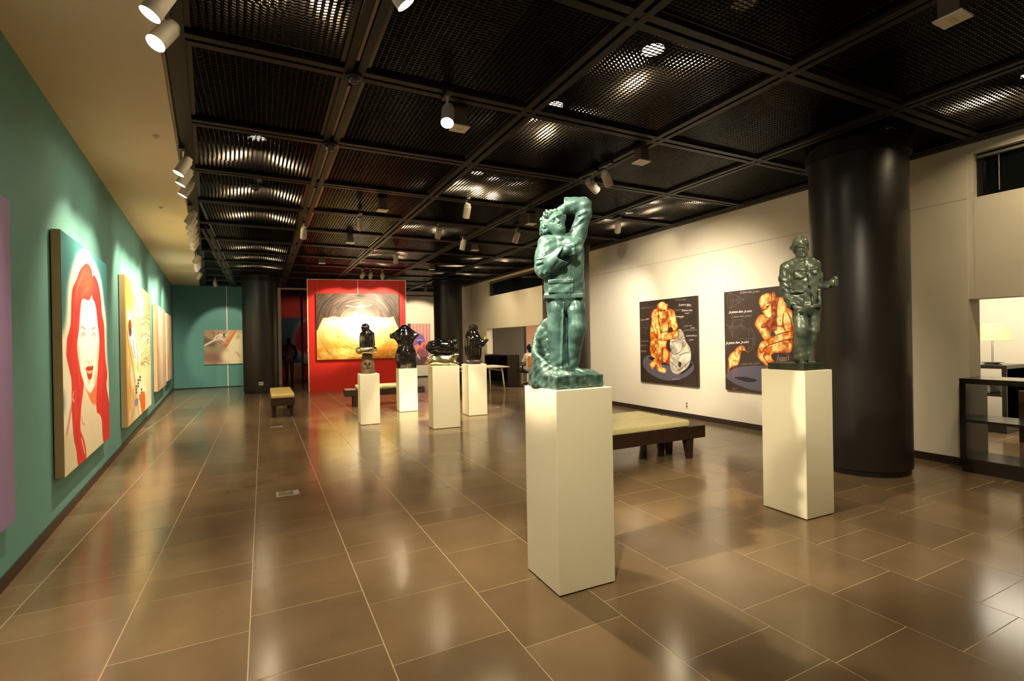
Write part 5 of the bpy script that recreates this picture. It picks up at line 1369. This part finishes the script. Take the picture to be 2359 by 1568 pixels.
# ================================================================== SMALL FITTINGS
e = empty('power_outlet', (XR, 6.745, .24)); tag(e, 'cream double power outlet low on the right wall under the ape painting', 'outlet')
op = MB().box(-.009, -.001, -.036, .036, -.062, .062).build('plate', M['plate'], e, bevel=.003)
for z in (-.026, .026): MB().cyl((-.0105, 0, z), (-.0088, 0, z), .019, n=18).build('socket', M['track'], op)
e = empty('power_outlet', (1.252, 17.257 - .486, .31)); tag(e, 'cream double power outlet at the foot of the far left column', 'outlet')
op = MB().box(-.06, .06, -.016, .004, -.05, .05).build('plate', M['plate'], e, bevel=.003)
for x in (-.027, .027): MB().cyl((x, -.0175, 0), (x, -.0155, 0), .02, n=18).build('socket', M['track'], op)
e = empty('wall_switch', (2.561, 16.556, 1.28), ang); tag(e, 'small pale switch on the left edge of the red partition', 'switch')
MB().box(-.022, -.001, .02, .09, -.06, .06).build('plate', M['plate'], e, bevel=.002); MB().box(-.026, -.022, .04, .07, -.03, .03).build('rocker', M['trim_white'], e)
for x, y, t in ((1.52, 5.46, 'nearest the viewer'), (1.52, 9.95, 'in front of the end-on bench'), (5.9, 10.05, 'right of the far pedestals')):
    e = empty('floor_outlet', (x, y, .0)); tag(e, 'flat metal floor outlet cover ' + t, 'floor outlet', 'floor outlet covers')
    MB().box(-.105, .105, -.085, .085, -.001, .004).build('frame', M['alu'], e, bevel=.0015, seg=1); ld = MB().box(-.085, .05, -.065, .065, .004, .0055).build('lid', M['track'], e); MB().box(-.02, .02, .035, .05, .0055, .007).build('latch', M['alu'], ld)

# dome cameras, sprinkler roses, hanging sensor boxes
for x, y, r, lab in ((1.98, 5.42, .06, 'dark glass dome camera on the second ceiling joint of the left beam'), (1.98, 3.96, .045, 'small dark dome on the ceiling joint of the left beam, nearest the viewer'), (1.27, 7.25, .055, 'clear glass dome under the left ceiling panels')):
    e = empty('dome_camera', (x, y, H)); tag(e, lab, 'camera')
    MB().lathe([(0, 0), (r + .02, 0), (r + .02, -.02), (r, -.025), (0, -.025)], n=24).build('mount', M['black'], e, smooth=False)
    MB().lathe([(r * math.cos(a), -.02 - r * math.sin(a)) for a in np.linspace(0, math.pi / 2 - .01, 8)], n=24).build('dome', mat('dome_glass', (.02, .02, .02), .05, spec=.8), e, smooth=True)
for x, y, lab in ((.62, 2.72, 'nearest'), (.42, 5.9, 'middle'), (.0, 8.9, 'farthest')):
    e = empty('smoke_detector', (x, y, H)); tag(e, 'tiny round detector on the cream soffit, %s of three' % lab, 'detector', 'soffit detectors')
    MB().lathe([(0, 0), (.03, 0), (.028, -.012), (.012, -.02), (.012, -.03), (0, -.03)], n=16).build('body', M['plate'], e, smooth=True)
ORD = ['first', 'second', 'third', 'fourth', 'fifth', 'sixth', 'seventh', 'eighth', 'ninth']
boxes = [(2.95, 4.23), (5.08, 4.23), (2.92, 7.35), (5.36, 7.26), (2.86, 9.97), (5.41, 9.84), (2.63, 12.78), (5.42, 12.89), (5.15, 1.5)]
for x, y in boxes:
    row = 'left' if x < 4 else 'right'
    k = sorted(b for a, b in boxes if (a < 4) == (x < 4)).index(y)
    e = empty('ceiling_box', (x, y, 3.42)); tag(e, 'square white plate on a grey hanging ceiling box, %s row, %s from the viewer' % (row, ORD[k]), 'ceiling box', 'hanging ceiling boxes')
    bp_ = MB().box(-.075, .075, -.075, .075, 0, .012).build('plate', M['plate'], e, bevel=.002, seg=1); MB().box(-.055, .055, -.055, .055, .012, .25).build('housing', M['track'], e)
    MB().box(-.03, .03, -.012, .012, -.002, .0).build('emblem', M['alu'], bp_)

# ================================================================== LAMPS
def downlight(x, y, lab, power, lit=True, angle=125):
    z = H + .17
    e = empty('downlight', (x, y, z)); tag(e, lab, 'downlight', 'downlights above the ceiling mesh')
    can = MB().lathe([(.088, .0), (.092, .14), (.05, .17), (0.0, .17)], n=28).build('can', M['track'], e, smooth=True)
    MB().lathe([(0, .012), (.083, .012)], n=28).build('lens', M['lens_soft'] if lit else M['plate'], can)
    if lit:
        add_light('SPOT', 'downlight_beam', (0, 0, .005), power, WARM, (0, 0, -1), .06, angle, .2, e)
rows = {'left': [(1.57, .3), (1.57, 3.1), (1.31, 6.04), (1.37, 7.44), (1.32, 8.85), (1.25, 11.9), (1.22, 13.3), (1.2, 14.8)],  # the first one is unseen, added as fill light
        'middle': [(4.1, .05), (4.07, 2.94), (3.85, 4.05), (3.92, 6.12), (4.21, 6.24), (4.15, 8.72), (4.05, 11.28), (4.15, 11.88), (4.0, 13.2)],  # first lamp of this row is also added fill, out of view
        'right': [(7.35, 1.8), (7.1, 5.9), (7.24, 7.0), (6.96, 11.5), (6.68, 12.9), (7.0, 14.4)]}
DL = 36
for rname, pts in rows.items():
    for k, (x, y) in enumerate(pts):
        downlight(x, y, 'glowing round downlight above the ceiling mesh, %s row, %s from the viewer' % (rname, ORD[k]), DL * (1.9 if y < 1 else 1.9 if x > 6 and y < 3 else 2.4 if x > 6 and y > 11 else 1), True, 172)
downlight(4.26, 2.27, 'unlit round downlight above the mesh at the top edge of the picture', 0, False)

def spot(x, y, aim, power, lab, angle=42, on=True, zc=None, group='track spotlights', col=SPOT, blend=.35, size=.035):
    e = empty('track_spotlight', (x, y, H)); tag(e, lab, 'spotlight', group)
    zc = zc if zc is not None else -.2
    c = Vector((0, 0, zc)); d = (Vector(aim) - Vector((x, y, H + zc))).normalized()
    MB().box(-.025, .025, -.09, .09, -.035, .0).build('adapter', M['black'], e)
    MB().cyl((0, 0, -.035), (0, 0, zc + .05), .010, n=10).build('stem', M['spot_body'], e)
    a = c - d * .085; b = c + d * .085
    r = .052
    o = MB().cyl(a, b, r, r, 28, True, False).build('barrel', M['spot_body'], e); smooth_by_angle(o)
    MB().cyl(a - d * .035, a, r * .75, r * .8, 20).build('heat_sink', M['spot_body'], o)
    MB().cyl(b - d * .014, b - d * .012, r - .003, r - .003, 28, False, True).build('lens', M['lens'] if on else M['plate'], o)
    if on:
        p = b + d * .004
        add_light('SPOT', 'spotlight_beam', p, power, col, p + d, size, angle, blend, e)
    return e
SL = 120
# row along the soffit edge, washing the teal wall
def sx(y, o=.05): return XS(y) + o
def wall_aim(y, z): return (XL(y), y, z)
cluster = [
    ('aimed at the purple canvas', [(3.26, 3.1, 1.2), (3.59, 2.8, 1.2)], .5),
    ('aimed at the red-haired woman', [(6.16, 6.0, 1.3), (6.56, 6.6, 1.3), (7.03, 7.1, 1.3)], .6),
    ('aimed at the yellow collage', [(8.6, 9.3, 1.5), (9.1, 9.9, 1.5), (9.6, 10.4, 1.4), (10.1, 10.9, 1.5), (10.55, 11.3, 1.4), (10.95, 11.8, 1.5)], .8),
    ('aimed at the beige canvas', [(12.7, 13.6, 1.5), (13.05, 14.2, 1.4), (13.4, 14.8, 1.5), (13.75, 15.4, 1.4), (14.1, 15.9, 1.5)], .8),
    ('aimed at the rust canvas', [(15.7, 17.2, 1.4)], 1.0)]
for lab, items, f in cluster:
    for k, (y, ty, tz) in enumerate(items):
        spot(sx(y), y, wall_aim(ty, tz + .35), SL * f * .95, 'grey track spotlight on the soffit edge %s%s' % (lab, ', %s of its cluster' % ORD[k] if len(items) > 1 else ''), 80, blend=.75, group='spotlights on the soffit edge')
# ceiling spots
spot(2.72, 3.9, (1.9, 2.3, .0), SL * 1.1, 'bright track spotlight facing the viewer above the empty floor', 80, blend=.9)
spot(4.97, 4.98, (XR, 6.0, 1.6), SL * 1.65, 'left grey spotlight of the pair above the tall statue, turned to the right wall', 60, blend=.9, col=(1.0, .89, .70))
spot(4.97, 4.70, (XR, 7.2, 1.6), SL * 1.65, 'right grey spotlight of the pair above the tall statue, turned to the right wall', 60, blend=.9, col=(1.0, .89, .70))
spot(1.98, 2.6, (3.05, 2.65, 2.0), SL * .5, 'white track spotlight cut off at the top edge of the picture', 40)
spot(3.99, 6.7, (4.13, 8.27, 1.0), SL * 1.6, 'track spotlight over the far pedestals, lit cap facing the viewer', 40)
spot(2.73, 8.1, (3.06, 9.45, .9), SL * 1.5, 'grey track spotlight on a cross beam aimed at the silver ring figure', 40)
spot(1.97, 9.1, (1.9, 11.6, .4), SL * .6, 'track spotlight on the left beam aimed at the end-on bench', 44)
spot(4.07, 8.25, (4.1, 10.3, .6), SL * 1.8, 'track spotlight above the lying figures pointing at the floor', 50)
spot(4.85, 9.1, (4.6, 10.4, .3), SL * 1.2, 'track spotlight above the robed figure pointing down', 50)
spot(4.04, 11.2, (4.0, 13.0, .2), SL * .8, 'dark track spotlight in front of the red partition with a glowing lens', 50)
spot(5.51, 8.1, (5.15, 9.37, 1.0), SL * 1.6, 'grey track spotlight right of the far pedestals aimed at the robed figure', 40)
spot(6.73, 6.7, (XR, 9.0, 1.6), SL * 1.2, 'grey track spotlight beside the bright right wall', 60, blend=1.0, col=(1.0, .89, .70))
for k, (x, tx) in enumerate(((3.83, 3.4), (4.05, 4.1), (4.38, 4.8))):
    spot(x, 14.2, (tx, 16.2, 2.3), SL * 1.35, 'spotlight of the trio lighting the circular painting, %s from the left' % ORD[k], 52, group='trio in front of the red partition')
spot(.05, 17.6, (.2, YB, 1.6), SL * .9, 'grey track spotlight near the teal back wall aimed at the dragonfly picture', 48)
spot(6.6, 17.4, (7.1, YB, 1.6), SL * 1.6, 'track spotlight hidden behind the column lighting the pink curtain picture', 60)
# behind the viewer
spot(1.98, 1.2, (3.03, 2.65, 1.5), SL * 1.0, 'track spotlight behind the viewer aimed at the teal statue', 60, blend=.8)
spot(3.52, .6, (5.4, 2.7, 1.8), SL * 1.4, 'track spotlight behind the viewer aimed at the grey-green statue', 50, blend=.8)
spot(sx(2.5), 2.5, (3.03, 2.65, 1.85), SL * 2.5, 'track spotlight on the soffit edge behind the frame aimed at the teal statue', 34, group='spotlights on the soffit edge')
# unseen panels added to brighten the two offices
for x, y, w_, l_, p, c, lab in ((10.8, 3.2, 1.6, 2.5, 36, (1, .9, .7), 'unseen flat panel added to light the bright office with the table lamp'), (10.3, 13.2, 1.2, 1.6, 60, (1, .88, .68), 'unseen flat panel added to light the far office above the swivel chair')):
    e = empty('office_fill_panel', (x, y, 2.6)); tag(e, lab, 'fill light')
    MB().box(-w_ / 2 - .03, w_ / 2 + .03, -l_ / 2 - .03, l_ / 2 + .03, -.03, -.001).build('housing', M['plate'], e, bevel=.004, seg=1)
    add_light('AREA', 'office_fill_light', (0, 0, -.035), p, c, (0, 0, -1), (w_, l_), parent=e)
e = empty('lobby_fill_spot', (3.2, 21.4, 3.7)); tag(e, 'small unseen black spotlight added to light the dark lobby behind the glazed door', 'spotlight')
MB().cyl((0, 0, -.001), (0, 0, -.17), .05, n=20).build('barrel', M['black'], e, smooth=False)
add_light('SPOT', 'lobby_fill_light', (0, 0, -.2), 22, (1, .8, .6), (-.6, 2.6, -2.1), .05, 80, .5, e)  # fill for the lobby, lamp and barrel added out of view
